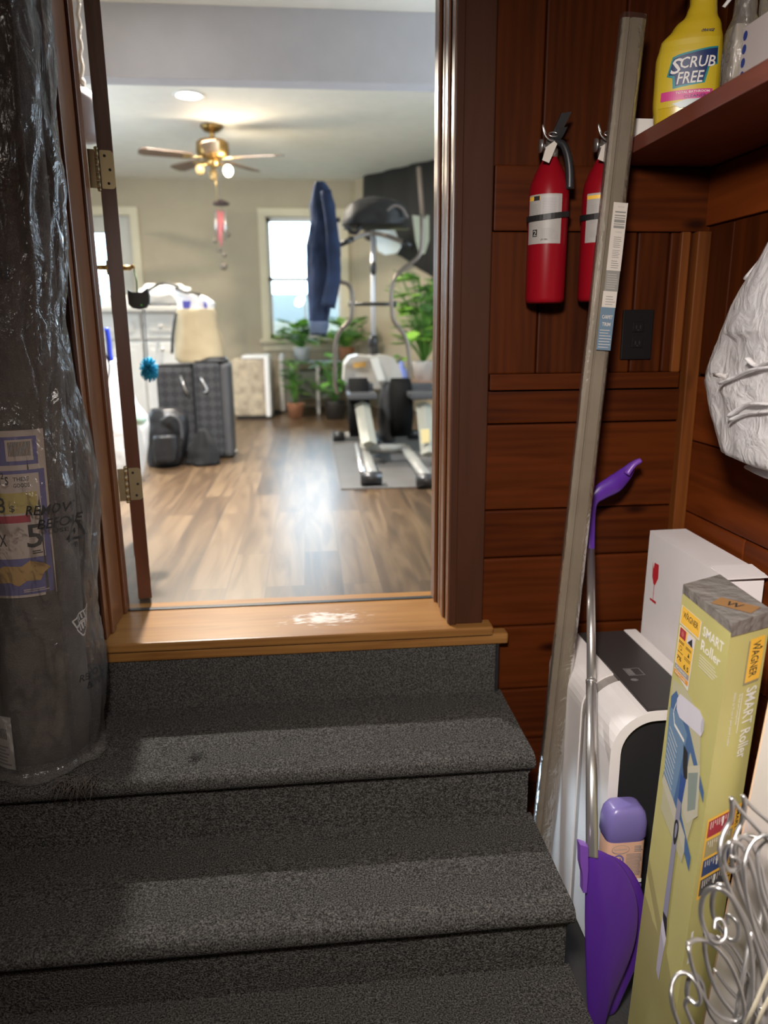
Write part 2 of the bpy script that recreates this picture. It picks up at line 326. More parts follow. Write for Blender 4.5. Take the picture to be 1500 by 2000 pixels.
class Art:
    """flat printed artwork: (u,v) in metres, u right, v up; fn(u,v,layer)->world point"""
    def __init__(s, fn, div=0): s.mb = MB(); s.fn = fn; s.k = 0; s.div = div; s.mats = []
    def mi(s, m):
        if m not in s.mats: s.mats.append(m)
        return s.mats.index(m)
    def rect(s, u0, v0, u1, v1, m, n=1, k=None):
        if k is None: s.k += 1; k = s.k
        n = max(n, 1)
        if s.div: return s.emit([(u0, v0), (u1, v0), (u1, v1), (u0, v1)], [[0, 1, 2, 3]], m, k)
        vs = [s.fn(u0+(u1-u0)*i/n, v, k) for i in range(n+1) for v in (v0, v1)]
        s.mb.add(vs, [(2*i, 2*i+2, 2*i+3, 2*i+1) for i in range(n)], s.mi(m)); return s
    def emit(s, vs, fs, m, k):
        # s.div is the cell size in metres: cut the flat artwork into cells so that it follows the curved surface
        bm = bmesh.new(); bv = [bm.verts.new((a, b, 0)) for a, b in vs]
        for f in fs:
            try: bm.faces.new([bv[i] for i in f])
            except ValueError: pass
        for ax_ in (0, 1):
            lo = min(v.co[ax_] for v in bm.verts); hi = max(v.co[ax_] for v in bm.verts); st_ = s.div*(1 if ax_ == 0 else 2.5); q = math.floor(lo/st_)+1
            while q*st_ < hi:
                co = [0, 0, 0]; co[ax_] = q*st_; no = [0, 0, 0]; no[ax_] = 1
                bmesh.ops.bisect_plane(bm, geom=bm.verts[:]+bm.edges[:]+bm.faces[:], plane_co=co, plane_no=no); q += 1
        bm.verts.index_update(); s.mb.add([s.fn(v.co.x, v.co.y, k) for v in bm.verts], [[v.index for v in f.verts] for f in bm.faces], s.mi(m)); bm.free(); return s
    def pol(s, pts, m, k=None):
        if k is None: s.k += 1; k = s.k
        if s.div: return s.emit(pts, [list(range(len(pts)))], m, k)
        s.mb.poly([s.fn(u, v, k) for u, v in pts], s.mi(m)); return s
    def disc(s, u, v, ru, rv, m, n=20):
        return s.pol([(u+ru*math.cos(2*math.pi*i/n), v+rv*math.sin(2*math.pi*i/n)) for i in range(n)], m)
    def text(s, t, u0, v0, w, h, m, rot=0, shear=0, k=None):
        """rot 0: left-bottom at (u0,v0); rot -90: reads downwards, (u0,v0) is the top right corner"""
        if k is None: s.k += 1; k = s.k
        vs, fs = text_tris(t)
        if s.div: return s.emit([(u0+a*w+b*h*shear, v0+b*h) for a, b in vs], fs, m, k)
        if rot == -90: q = [s.fn(u0-h+b*h, v0-a*w, k) for a, b in vs]
        elif rot == 90: q = [s.fn(u0-b*h, v0+a*w, k) for a, b in vs]
        elif rot == 180: q = [s.fn(u0-a*w, v0-b*h, k) for a, b in vs]
        else: q = [s.fn(u0+a*w+b*h*shear, v0+b*h, k) for a, b in vs]
        s.mb.add(q, fs, s.mi(m)); return s
    def lines(s, u0, v0, u1, v1, n, m, fill=.5, jit=.3, vert=False):
        s.k += 1
        for i in range(n):
            f = 1-random.random()*jit
            if vert:
                w = (u1-u0)/n; a = u0+w*i; s.rect(a, v1-(v1-v0)*f, a+w*fill, v1, m, k=s.k)
            else:
                h = (v1-v0)/n; a = v0+h*i; s.rect(u0, a, u0+(u1-u0)*f, a+h*fill, m, k=s.k)
        return s
    def build(s, name, parent): return s.mb.build(name, s.mats, parent, fix=False)
def plane_fn(o, eu, ev, nrm, eps=.00005):
    o = Vector(o); eu = Vector(eu).normalized(); ev = Vector(ev).normalized(); nrm = Vector(nrm).normalized()
    return lambda u, v, k=0: o+eu*u+ev*v+nrm*(.0006+eps*k)
INK = plain('black ink', (.02, .02, .02), .6); PAPER = plain('white paper', (.72, .68, .64), .6); GREYINK = plain('grey ink', (.30, .29, .28), .6)
YEL = plain('yellow print', (.86, .50, .06), .45); REDP = plain('red print', (.38, .03, .05), .5)

ZF, ZL, ZC = -.88, -1.64, 1.58     # upper floor, landing floor, ceiling
YW, YB = 2.12, 2.33                # landing side and far side of the doorway wall
XR = 1.13
# ================================================================== STRUCTURE
# landing and near walls
struct('floor', MB().box(-1.7, XR+.12, -2.2, YW+.1, ZL-.1, ZL), plain('dark landing floor', (.035, .034, .034), .8, bump=.2, bscale=120))
PIV = False
def boards(mb, x0, x1, z0, z1, n, horiz, y, t=.018, axis='x'):
    e = .0035
    for i in range(n):
        if horiz: a, b, c, d = x0, x1, z0+(z1-z0)*i/n, z0+(z1-z0)*(i+1)/n-e
        else: a, b, c, d = x0+(x1-x0)*i/n, x0+(x1-x0)*(i+1)/n-e, z0, z1
        if axis == 'x': mb.box(a, b, y, y+t, c, d, 0, bev=.004)
        else: mb.box(y, y+t, a, b, c, d, 0, bev=.004)
w = MB()
def seams(mb, edges, z0, z1, y):
    for a, b in zip(edges[:-1], edges[1:]): mb.box(a, b-.004, y, y+.02, z0, z1, 0, bev=.005)
seams(w, [.50, .645, .86, 1.02, 1.14], .42, ZC, YW)
seams(w, [.50, .653, .80, .931, 1.026, 1.14], -.13, .255, YW)
w.box(.40, 1.25, YW+.021, YB-.005, ZL, ZC, 0)
struct('wall_back', w, W_PINE_V)
w = MB()
for a, b in ((-1.64, -1.47), (-1.47, -1.30), (-1.30, -1.12), (-1.12, -.905), (-.905, -.68), (-.68, -.53), (-.53, -.272), (-.272, -.175)):
    w.box(.50, 1.14, YW, YW+.02, a, b-.004, 0, bev=.006)
struct('wall_back_lower', w, W_PINE_H)
struct('trim_1', MB().box(.515, 1.14, YW-.012, YW+.01, .255, .42, bev=.003), W_PINE_H)
struct('trim_2', MB().box(.515, 1.078, YW-.015, YW+.01, -.175, -.13, bev=.003), W_PINE_H)
w = MB(); w.box(1.052, 1.078, YW-.012, YW+.01, -.13, .255, bev=.003); w.box(1.09, 1.129, YW-.03, YW+.01, ZL, .255, bev=.004)
struct('trim_3', w, wood('lighter corner batten', L(.06, .016, .003), L(.15, .045, .009), 'z', .45, .5, spec=.2))
# left part and head of the doorway wall
w = MB(); w.box(-1.7, -.63, YW, YB, ZL, ZC); w.box(-.63, .42, YW, YB, 1.21, ZC)
struct('wall_back_left', w, W_PINE_V)
# far-room face of that wall
w = MB(); w.box(-3.2, -.72, YB, YB+.01, ZF, ZC); w.box(.52, 2.6, YB, YB+.01, ZF, ZC); w.box(-.72, .52, YB, YB+.01, 1.21, ZC)
struct('wall_near', w, GREYW)
# right wall of the landing
w = MB()
e = [2.12, 1.98, 1.80, 1.62, 1.44, 1.26, 1.08, .9, .7, .5, .25, 0, -.25, -.5, -.75, -1, -1.3, -1.6, -1.9, -2.2]
for a, b in zip(e[:-1], e[1:]):
    w.box(XR, XR+.02, b+.004, a, -.135, .27, bev=.004); w.box(XR, XR+.02, b+.004, a, .42, ZC, bev=.004)
struct('wall_right', w, W_PINE_V)
w = MB()
w.box(XR-.012, XR+.02, -2.2, YW, .27, .42, bev=.003)
zz = [-1.64, -1.48, -1.30, -1.1, -.92, -.72, -.545, -.33, -.14]
for i, (a, b) in enumerate(zip(zz[:-1], zz[1:])):
    sp = [2.12, 1.78 if i % 2 else 1.62, .9 if i % 2 else .7, -.4, -2.2]
    for c, d in zip(sp[:-1], sp[1:]): w.box(XR, XR+.02, d+.003, c, a, b-.004, bev=.005)
struct('wall_right_lower', w, W_PINE_Y)
struct('wall_right_core', MB().box(XR+.021, XR+.12, -2.2, YW, ZL, ZC), W_PINE_Y)
struct('wall_left', MB().box(-1.8, -1.7, -2.2, YB, ZL, ZC), W_PINE_Y)
struct('wall_rear', MB().box(-1.8, XR+.12, -2.3, -2.2, ZL, ZC), W_PINE_V)
struct('ceiling', MB().box(-1.8, XR+.12, -2.3, YB, ZC, ZC+.1), plain('landing ceiling dark', (.10, .06, .035), .7))
# oak sill
w = MB(); w.box(-.70, .535, 2.062, 2.40, ZF-.028, ZF, bev=.006)
w.box(-.76, .585, 2.072, 2.12, ZF-.062, ZF-.028, bev=.007)
struct('trim_4', w, W_OAK)
struct('trim_5', MB().box(-.61, .41, 2.325, 2.345, ZF, ZF+.0035, bev=.0015), BLACK)
# worn patch on the sill where feet rub
# casing + jambs
w = MB(); w.box(.403, .508, 2.095, YW, ZF, 1.30, bev=.004); w.box(.403, .425, 2.088, 2.10, ZF, 1.2, bev=.003)
struct('trim_6', w, W_CASE)
w = MB(); w.box(-.715, -.615, 2.095, YW, ZF, 1.30, bev=.004);
struct('trim_7', w, W_CASE)
w = MB()
w.box(.400, .43, 2.10, 2.345, ZF, 1.21, bev=.003); w.box(.390, .402, 2.29, 2.355, ZF, 1.2, bev=.004); w.box(.393, .402, 2.155, 2.20, ZF, 1.2, bev=.004); w.box(.3975, .402, 2.235, 2.262, ZF, 1.2, bev=.002)
struct('trim_8', w, W_JAMB)
w = MB()
w.box(-.640, -.609, 2.10, 2.345, ZF, 1.21, bev=.003); w.box(-.611, -.601, 2.14, 2.18, ZF, 1.2, bev=.004); w.box(-.611, -.600, 2.30, 2.352, ZF, 1.2, bev=.004)
struct('trim_9', w, W_JAMB)
struct('trim_10', MB().box(-.715, .508, 2.095, YW+.01, 1.2, 1.30, bev=.004).box(-.63, .42, 2.10, 2.345, 1.18, 1.21), W_CASE)
# far room shell
struct('floor_upper', MB().box(-3.2, 2.6, 2.33, 8.9, ZF-.1, ZF-.0005), LAM)
struct('ceiling_upper', MB().box(-3.2, 2.6, 2.33, 8.9, ZC, ZC+.1), plain('warm white ceiling', (.86, .84, .77), .85, bump=.05, bscale=90))
struct('trim_11', MB().box(-3.2, 2.6, 4.30, 4.43, 1.245, ZC, bev=.003), plain('cool grey beam', (.60, .61, .67), .8, var=.03))
wx0, wx1, wz0, wz1 = -.41, .41, -.10, 1.20     # window hole
dx0, dx1, dz1 = -2.75, -1.86, 1.20             # exterior door hole
w = MB()
w.box(-3.2, dx0, 8.8, 8.92, ZF, ZC); w.box(dx0, dx1, 8.8, 8.92, dz1, ZC); w.box(dx1, wx0, 8.8, 8.92, ZF, ZC)
w.box(wx0, wx1, 8.8, 8.92, wz1, ZC); w.box(wx0, wx1, 8.8, 8.92, ZF, wz0); w.box(wx1, 2.6, 8.8, 8.92, ZF, ZC)
struct('wall_far', w, GREYW)
w = MB(); w.box(-3.3, -3.2, 2.33, 4.8, ZF, ZC); w.box(-3.3, -3.2, 6.4, 8.9, ZF, ZC); w.box(-3.3, -3.2, 4.8, 6.4, ZF, -.2); w.box(-3.3, -3.2, 4.8, 6.4, 1.2, ZC)
struct('wall_far_left', w, GREYW)
w = MB(); w.box(2.6, 2.7, 2.33, 3.2, ZF, ZC); w.box(2.6, 2.7, 4.8, 8.9, ZF, ZC); w.box(2.6, 2.7, 3.2, 4.8, ZF, -.2); w.box(2.6, 2.7, 3.2, 4.8, 1.2, ZC)
struct('wall_far_right', w, GREYW)
# slanting wall across the far right corner
DG0 = Vector((.706, 8.616, 0)); DGd = Vector((.597, -.824, 0)).normalized(); DGn = Vector((-.824, -.597, 0)).normalized()
def dg(t, z, n=0): q = DG0+DGd*t+DGn*n; return Vector((q.x, q.y, z))
w = MB(); T = 2.6
w.hexa([dg(-.25, ZF), dg(T, ZF), dg(T, ZF, -.1), dg(-.25, ZF, -.1)], [dg(-.25, ZC), dg(T, ZC), dg(T, ZC, -.1), dg(-.25, ZC, -.1)])
struct('wall_corner', w, GREYW)
CREAM = plain('cream painted trim', (.74, .66, .48), .5)
# window
def glass_mat(n, tint=(.9, .97, 1)):
    m = bpy.data.materials.new(n); m.use_nodes = True; nt = m.node_tree; N = nt.nodes; N.remove(N['Principled BSDF'])
    tr = N.new('ShaderNodeBsdfTransparent'); tr.inputs[0].default_value = (*tint, 1); gl = N.new('ShaderNodeBsdfGlossy'); gl.inputs['Roughness'].default_value = .02
    fr = N.new('ShaderNodeFresnel'); mx = N.new('ShaderNodeMixShader'); nt.links.new(fr.outputs[0], mx.inputs[0]); nt.links.new(tr.outputs[0], mx.inputs[1]); nt.links.new(gl.outputs[0], mx.inputs[2]); nt.links.new(mx.outputs[0], N['Material Output'].inputs[0]); return m
GLASS = glass_mat('window glass')
w = MB(); a = .085
w.box(wx0-a, wx0, 8.775, 8.805, wz0-.02, wz1, bev=.005); w.box(wx1, wx1+a, 8.775, 8.805, wz0-.02, wz1, bev=.005); w.box(wx0-a, wx1+a, 8.773, 8.805, wz1, wz1+a, bev=.005)
win = struct('window_1', w, CREAM)
struct('window_sill', MB().box(wx0-a-.03, wx1+a+.03, 8.70, 8.83, wz0-.05, wz0-.01, bev=.006).box(wx0-a, wx1+a, 8.775, 8.82, wz0-.14, wz0-.05, bev=.005), CREAM, win)
w = MB()
for x in (wx0, wx1-.04): w.box(x, x+.04, 8.84, 8.88, wz0, wz1)
for z in (wz0, .52, wz1-.05): w.box(wx0, wx1, 8.84, 8.88, z, z+.045)
w.box(-.018, .0, 8.845, 8.875, wz0, .52)
struct('window_sash', w, WHITE, win)
struct('pane', MB().box(wx0+.04, wx1-.04, 8.858, 8.862, .565, wz1-.05), GLASS, win)
struct('pane', MB().box(wx0+.04, wx1-.04, 8.858, 8.862, wz0+.045, .52), GLASS, win)
# exterior door with a glazed upper half
w = MB(); w.box(dx0-.09, dx0, 8.77, 8.805, ZF, dz1, bev=.005); w.box(dx1, dx1+.09, 8.77, 8.805, ZF, dz1, bev=.005); w.box(dx0-.09, dx1+.09, 8.77, 8.82, dz1, dz1+.09, bev=.005)
dr = struct('door_2', w, CREAM)
w = MB(); gx0, gx1, gz0, gz1 = dx0+.14, dx1-.26, -.05, 1.02
w.box(dx0, gx0, 8.83, 8.87, ZF, dz1); w.box(gx1, dx1, 8.83, 8.87, ZF, dz1); w.box(gx0, gx1, 8.83, 8.87, ZF, gz0); w.box(gx0, gx1, 8.83, 8.87, gz1, dz1)
struct('door_panel', w, plain('pale door paint', (.62, .60, .54), .5), dr)
struct('pane', MB().box(gx0, gx1, 8.848, 8.852, gz0, gz1), GLASS, dr)
# neighbour outside
PIV = True
w = MB(); w.box(-7, 7, 14, 18, -1.9, .62)
nb = w.build('neighbouring_house', [plain('pale siding', (.17, .175, .165), .8)]); tag(nb, 'pale sided building seen hazily through the far window and door', 'building')
struct('ground_outside', MB().box(-12, 12, 8.95, 20, -2.0, -1.9), plain('pale gravel ground', (.25, .24, .21), .9))
tag(MB().box(-6, 6, 12.9, 13.0, -1.9, .06).box(-6, 6, 12.88, 13.02, .06, .12).build('fence', plain('cream fence boards', (.19, .165, .125), .8)), 'cream board fence outside behind the far window', 'fence')
# ================================================================== STAIRS
st = thing('staircase', (0, 1.7, ZL), 'grey carpeted steps rising to the oak door sill', 'stairs')
zt = [-1.10, -1.285, -1.455]; yn = [1.70, 1.37, 1.02]; yr = [2.08, 1.725, 1.395, 1.045]
def tread(i):
    z = zt[i]; yb = yr[i]; yf = yn[i]; zb = zt[i+1] if i < 2 else ZL; xs0, xs1 = -1.68, .567
    # profile (y,z) of the carpeted step: back of tread, over the rounded nosing, down the riser
    pr = [(yb+.004, z)]
    n = 7; y0 = yf+.022; r = .022
    for k in range(12): pr.append((yb-(yb-y0)*(k+1)/12, z-.001*math.sin(k)))
    for k in range(1, n+1):
        a = math.pi*k/n; pr.append((y0-r*math.sin(a), z-r+r*math.cos(a)))
    pr += [(yr[i+1]-.001, z-2*r-.004), (yr[i+1], z-2*r-.02)]
    for k in range(1, 6): pr.append((yr[i+1], z-2*r-.02+(zb-(z-2*r-.02))*k/5))
    pr += [(yb+.004, zb)]
    rings = []; nx = 24
    for j in range(nx+1):
        x = xs0+(xs1-xs0)*j/nx; q = []
        for (y, zz2) in pr:
            s = 0 if j < nx else -.004
            body = y > yr[i+1]-.002 and zz2 < z-.05
            xx = x-(.012 if (j == nx and body) else 0)
            q.append(Vector((xx, y+.0015*mnoise.noise(Vector((x*6, y*4, zz2*8))), zz2+.002*mnoise.noise(Vector((x*5, y*6, 3))) if 0 < pr.index((y, zz2)) < 18 else zz2)))
        rings.append(q)
    return MB().loft(rings, 0, True)
for i in range(3):
    o = tread(i).build('step', CARPET, st)
    m = o.modifiers.new('split', 'EDGE_SPLIT'); m.split_angle = R(50)
MB().box(-1.68, .553, 2.08, 2.10, -1.10, ZF-.06).build('riser', CARPET, st)
tag(MB().box(.548, .556, 2.07, 2.11, -1.12, ZF-.062).build('carpet_edge', BLACK, st))
lint = MB()
for k in range(26):
    a = Vector((-.32+random.uniform(-.02, .02), 1.80+random.uniform(-.015, .015), -1.094)); d = Vector((random.uniform(-.014, .014), random.uniform(-.01, .01), random.uniform(.0, .006)))
    lint.tube([a, a+d], .0012, 4)
tag(lint.build('lint_ball', plain('dark lint', (.03, .03, .028), 1)), 'small dark tuft of lint on the top carpeted step', 'lint')
# ================================================================== OPEN DOOR
PIV = False
HX = Vector((-.5605, 2.40, 0)); dd = Vector((-.235, .972, 0)).normalized(); dn = Vector((dd.y, -dd.x, 0))
def dw(s, n, z): q = HX+dd*s+dn*n; return Vector((q.x, q.y, z))   # s along the door, n across its thickness
def dbox(mb, s0, s1, n0, n1, z0, z1, mat=0):
    mb.hexa([dw(s0, n0, z0), dw(s1, n0, z0), dw(s1, n1, z0), dw(s0, n1, z0)], [dw(s0, n0, z1), dw(s1, n0, z1), dw(s1, n1, z1), dw(s0, n1, z1)], mat)
w = MB(); dbox(w, 0, .80, -.021, .021, ZF+.015, 1.18)
for a, b in ((-.75, -.1), (.05, 1.05)):
    for sgn in (-1, 1): dbox(w, .12, .68, sgn*.019, sgn*.0225, a, b)
door = struct('door_1', w, W_DOOR); door['label'] = 'dark wooden door standing open, seen edge on'
for zt0, zt1 in ((.405, .235), (-.425, -.535)):
    zc = (zt0+zt1)/2 if False else None
for zc in (P(195, 331, 'y', 2.395).z, P(248, 946, 'y', 2.395).z):
    hp = []
    h = .052
    for (cx, cz, a0) in ((.009, h-.012, 0), (-.014, h-.003, 90), (-.014, -h+.003, 180), (.009, -h+.012, 270)):
        rr = .012 if cx > 0 else .003
        for k in range(5):
            a = R(a0+k*22.5); hp.append((cx+rr*math.cos(a), cz+rr*math.sin(a)))
    w = MB(); w.hexa([dw(-.0002, n, zc+z) for n, z in hp], [dw(-.003, n, zc+z) for n, z in hp])
    hg = w.build('hinge', OLDBRASS, door)
    w = MB(); 
    for k in range(5):
        z0 = zc-h+2*h*k/5; w.tube([dw(-.005, -.026, z0+.001), dw(-.005, -.026, z0+2*h/5-.001)], .0058, 12)
    w.sphere(dw(-.005, -.026, zc+h+.003), .006); w.sphere(dw(-.005, -.026, zc-h-.003), .006)
    w.hexa([dw(-.007, -.028, zc-h), dw(-.007, -.05, zc-h), dw(-.004, -.05, zc-h), dw(-.004, -.028, zc-h)], [dw(-.007, -.028, zc+h), dw(-.007, -.05, zc+h), dw(-.004, -.05, zc+h), dw(-.004, -.028, zc+h)])
    w.build('hinge_knuckle', OLDBRASS, hg)
    for n, z in ((-.004, .037), (.008, 0), (.002, -.037)):
        w = MB(); c = dw(-.003, n, zc+z); w.tube([c, c-dd*.0015], .004, 12); w.build('screw', BLACK, hg)
# lever handles at the far edge, on both faces
zh = P(255, 523, 'y', 3.12).z
for sgn in (-1, 1):
    w = MB(); w.tube([dw(.735, sgn*.021, zh), dw(.735, sgn*.030, zh)], .028, 20); w.tube([dw(.735, sgn*.03, zh), dw(.735, sgn*.060, zh)], .010, 12)
    w.tube([dw(.735, sgn*.060, zh), dw(.72, sgn*.066, zh), dw(.66, sgn*.068, zh-.002), dw(.61, sgn*.066, zh-.004)], .008, 10, samples=4)
    w.build('lever_handle', BRASS, door)
# ================================================================== ROLLED RUG IN PLASTIC
RUGM = plain('brown grey rug backing', (.075, .060, .050), .95, bump=.6, bscale=260, var=.25, vscale=30)
rb, rtp = Vector((-.745, 1.925, -1.098)), Vector((-.685, 1.93, 1.15))
rug = thing('rolled_rug', (-.735, 1.925, -1.098), 'rolled rug standing upright in clear plastic sleeve beside the doorway', 'rug')
def rc(z): t = (z-rb.z)/(rtp.z-rb.z); return rb.lerp(rtp, t)
def ang(a): return Vector((math.sin(a), -math.cos(a), 0))
w = MB(); rings = []
for i in range(40):
    z = rb.z+(rtp.z-rb.z)*i/39; c = rc(z); ring = []
    for k in range(40):
        a = 2*math.pi*k/40; r = .116+.003*math.sin(5*a+z*3)+.003*mnoise.noise(Vector((a*2, z*4, 1)))
        q = c+ang(a)*r; q.z = z; ring.append(q)
    rings.append(ring)
w.loft(rings); w.build('rug_roll', RUGM, rug)
# spiral end lip
w = MB()
w.tube([rc(z)+ang(R(52))*.119+Vector((0, 0, 0)) for z in [rb.z+.01+(rtp.z-rb.z-.02)*i/20 for i in range(21)]], .008, 8)
w.build('rug_edge', RUGM, rug)
# fringe sticking out over the step
w = MB()
for k in range(150):
    a = Vector((random.uniform(-.645, -.565), random.uniform(1.70, 1.74), -1.093+random.uniform(0, .006)))
    b = a+Vector((random.uniform(-.02, .02), -random.uniform(.01, .03), random.uniform(-.002, .012))); c = b+Vector((random.uniform(-.02, .02), random.uniform(-.012, .002), -random.uniform(.01, .045)))
    w.tube([a, b, c], [.0012, .0006], 4)
fr = w.build('fringe', plain('rug fringe yarn', (.10, .082, .07), 1), rug)
# sticker wrapped round the roll
def rug_fn(off=.119):
    def f(u, v, k=0):
        c = rc(v); a = u/off+R(20); q = c+ang(a)*(off+.00005*k); q.z = v; return q
    return f
BLUEP = plain('blue violet print', (.11, .10, .26), .6); OCHRE = plain('ochre print', (.42, .25, .07), .6); STK = plain('sticker paper', (.50, .41, .35), .6); MUST = plain('mustard print', (.45, .35, .10), .6)
zr = lambda y: P(90, y, 'y', 1.83).z
A = Art(rug_fn(), .008)
u1 = .045; u0 = -.20
A.rect(u0, zr(1160), u1+.012, zr(838), STK, 12); A.rect(u0, zr(905), u1-.006, zr(850), BLUEP, 10); A.rect(-.03, zr(897), u1-.016, zr(856), STK, 6)
A.lines(-.024, zr(888), u1-.020, zr(860), 16, INK, .5, 0, True); A.text('$', -.062, zr(872), .016, .036, STK)
A.text('SAVINGS', -.13, zr(872), .06, .03, STK); A.lines(-.13, zr(901), -.045, zr(884), 3, STK, .4)
A.rect(u0, zr(1155), u1+.006, zr(915), BLUEP, 10); A.rect(u0, zr(1085), u1-.008, zr(922), STK, 10)
A.text('Yd\u00b2s', -.075, zr(942), .045, .030, INK); A.text('THESE', -.02, zr(936), .035, .010, INK); A.text('GOODS', -.02, zr(948), .035, .010, INK)
A.rect(u0, zr(998), u1-.016, zr(958), MUST, 8); A.text('18', -.075, zr(996), .032, .038, INK); A.text('$', -.034, zr(996), .012, .018, INK)
A.rect(-.07, zr(1016), .010, zr(1002), REDP, 6); A.rect(u0, zr(1014), -.08, zr(1003), REDP, 6)
A.text('X', -.065, zr(1060), .018, .030, INK); A.text('5', -.002, zr(1066), .036, .058, INK); A.lines(.008, zr(1078), .034, zr(1070), 2, INK, .5)
A.pol([(-.09, zr(1110)), (-.06, zr(1098)), (-.02, zr(1100)), (.0, zr(1090)), (.03, zr(1098)), (.046, zr(1108)), (.03, zr(1116)), (.02, zr(1130)), (-.01, zr(1128)), (-.03, zr(1138)), (-.05, zr(1130)), (-.08, zr(1132))], OCHRE)
A.lines(-.02, zr(1150), .04, zr(1143), 2, STK, .5)
A.build('price_sticker', rug)
# lower left barcode label
A = Art(rug_fn(.135), .008)
A.rect(-.16, zr(1500), -.085, zr(1385), PAPER, 6); A.lines(-.15, zr(1430), -.10, zr(1410), 10, INK, .5, 0, True); A.lines(-.155, zr(1480), -.095, zr(1440), 6, GREYINK, .5)
A.build('barcode_label', rug)
# plastic sleeve: creased clear film with printed warnings
def sleeve_r(a, z):
    n = mnoise.noise(Vector((math.cos(a)*2.2, math.sin(a)*2.2, z*2.4)))
    n2 = abs(mnoise.noise(Vector((math.cos(a)*3.5+z*3, math.sin(a)*3.5, z*5+4))))
    n3 = abs(mnoise.noise(Vector((math.cos(a)*9, math.sin(a)*9+z*5, z*11))))
    side = max(0, math.sin(a-R(10)))
    t = (z-rb.z)/2.2
    low = max(0, 1-(z-rb.z)/.45)
    r = .128+.016*n+.022*(.5-n2)*(.4+side)+.008*(.4-n3)
    for zc, wd, am in ((.28, .12, .010), (-.42, .18, .03), (.02, .10, -.008), (-.86, .12, .022), (.62, .2, .01), (-.63, .1, .015)):
        r += side*am*math.exp(-((z-zc)/wd)**2)
    return max(r, .1215) + low*(.004+.035*max(0, math.cos(a)))
w = MB(); rings = []; NZ, NA = 190, 120
for i in range(NZ+1):
    z = -1.092+(1.10+1.092)*i/NZ; c = rc(z); ring = []
    for k in range(NA):
        a = 2*math.pi*k/NA; q = c+ang(a)*sleeve_r(a, z); q.z = z+(.012*math.sin(4*a) if i == 0 and False else 0)
        if q.y > 2.075: q.y = 2.075
        ring.append(q)
    rings.append(ring)
# hem spilling forward over the step
hem = []
for k in range(NA):
    a = 2*math.pi*k/NA; q = rc(-1.09)+ang(a)*(sleeve_r(a, -1.09)+.035*max(0, math.cos(a-R(15)))**.5*(1+.3*math.sin(7*a))); q.z = -1.094
    if q.y > 2.075: q.y = 2.075
    hem.append(q)
rings.insert(0, hem)
w.loft(rings, 0, True, cap=False)
FILM = film('clear plastic sleeve', (.95, .94, .93), .01, .10, 13, .6, .2, (.55, .50, .46))
w.build('plastic_sleeve', FILM, rug, fix=False)
def sl_fn(u, v, k=0):
    a = u/.135+R(20); r = sleeve_r(a, v)+.001+.00008*k; q = rc(v)+ang(a)*r; q.z = v; return q
A = Art(sl_fn, .004)
for (uu, yy, s) in ((-.085, 520, 1), (.0, 1000, 1.15), (.075, 1335, .9), (-.06, 130, 1)):
    v0 = zr(yy); A.text('REMOVE', uu, v0, .085*s, .021*s, INK, shear=.2); A.text('BEFORE', uu+.018*s, v0-.030*s, .08*s, .021*s, INK, shear=.2)
    if yy == 1000: A.text('USE', uu+.05, v0-.048, .03, .01, INK)
    A.build('printed_warning', rug); A = Art(sl_fn, .004)
# recycling triangle
v0 = zr(1055); u = .095
for (a, b) in (((u-.02, v0), (u+.004, v0+.042)), ((u+.010, v0+.042), (u+.03, v0)), ((u+.024, v0-.004), (u-.018, v0-.004))):
    d = Vector((b[0]-a[0], b[1]-a[1])).normalized()*.003; A.pol([(a[0]-d.y, a[1]+d.x), (a[0]+d.y, a[1]-d.x), (b[0]+d.y, b[1]-d.x), (b[0]-d.y, b[1]+d.x)], INK)
A.text('4', u-.002, v0+.008, .01, .015, INK); A.text('PE', u-.005, v0-.026, .016, .012, INK)
v0 = zr(1215); u = .09
A.build('recycling_mark', rug)
A = Art(sl_fn, .004); FP = plain('faded print', (.42, .39, .36), .6)
def outline(A, q, wd, m):
    for (a0, b0), (a1, b1) in zip(q, q[1:]+q[:1]):
        d = Vector((a1-a0, b1-b0)).normalized()*wd/2; A.pol([(a0-d.y, b0+d.x), (a0+d.y, b0-d.x), (a1+d.y, b1-d.x), (a1-d.y, b1+d.x)], m)
outline(A, [(u-.01, v0-.005), (u+.032, v0+.028), (u+.036, v0+.010), (u-.004, v0-.024)], .003, FP)
outline(A, [(u-.003, v0-.027), (u+.038, v0+.006), (u+.040, v0-.020), (u+.010, v0-.050)], .003, FP)
for k in range(6): A.pol([(u+.002+.005*k, v0-.012+.004*k), (u+.004+.005*k, v0-.012+.004*k), (u+.002+.005*k, v0+.002+.004*k), (u+.0+.005*k, v0+.002+.004*k)], FP)
for k in range(5): A.pol([(u+.006+.005*k, v0-.036+.004*k), (u+.009+.005*k, v0-.036+.004*k), (u+.007+.005*k, v0-.018+.004*k), (u+.004+.005*k, v0-.018+.004*k)], FP)
A.build('slanted_print', rug)
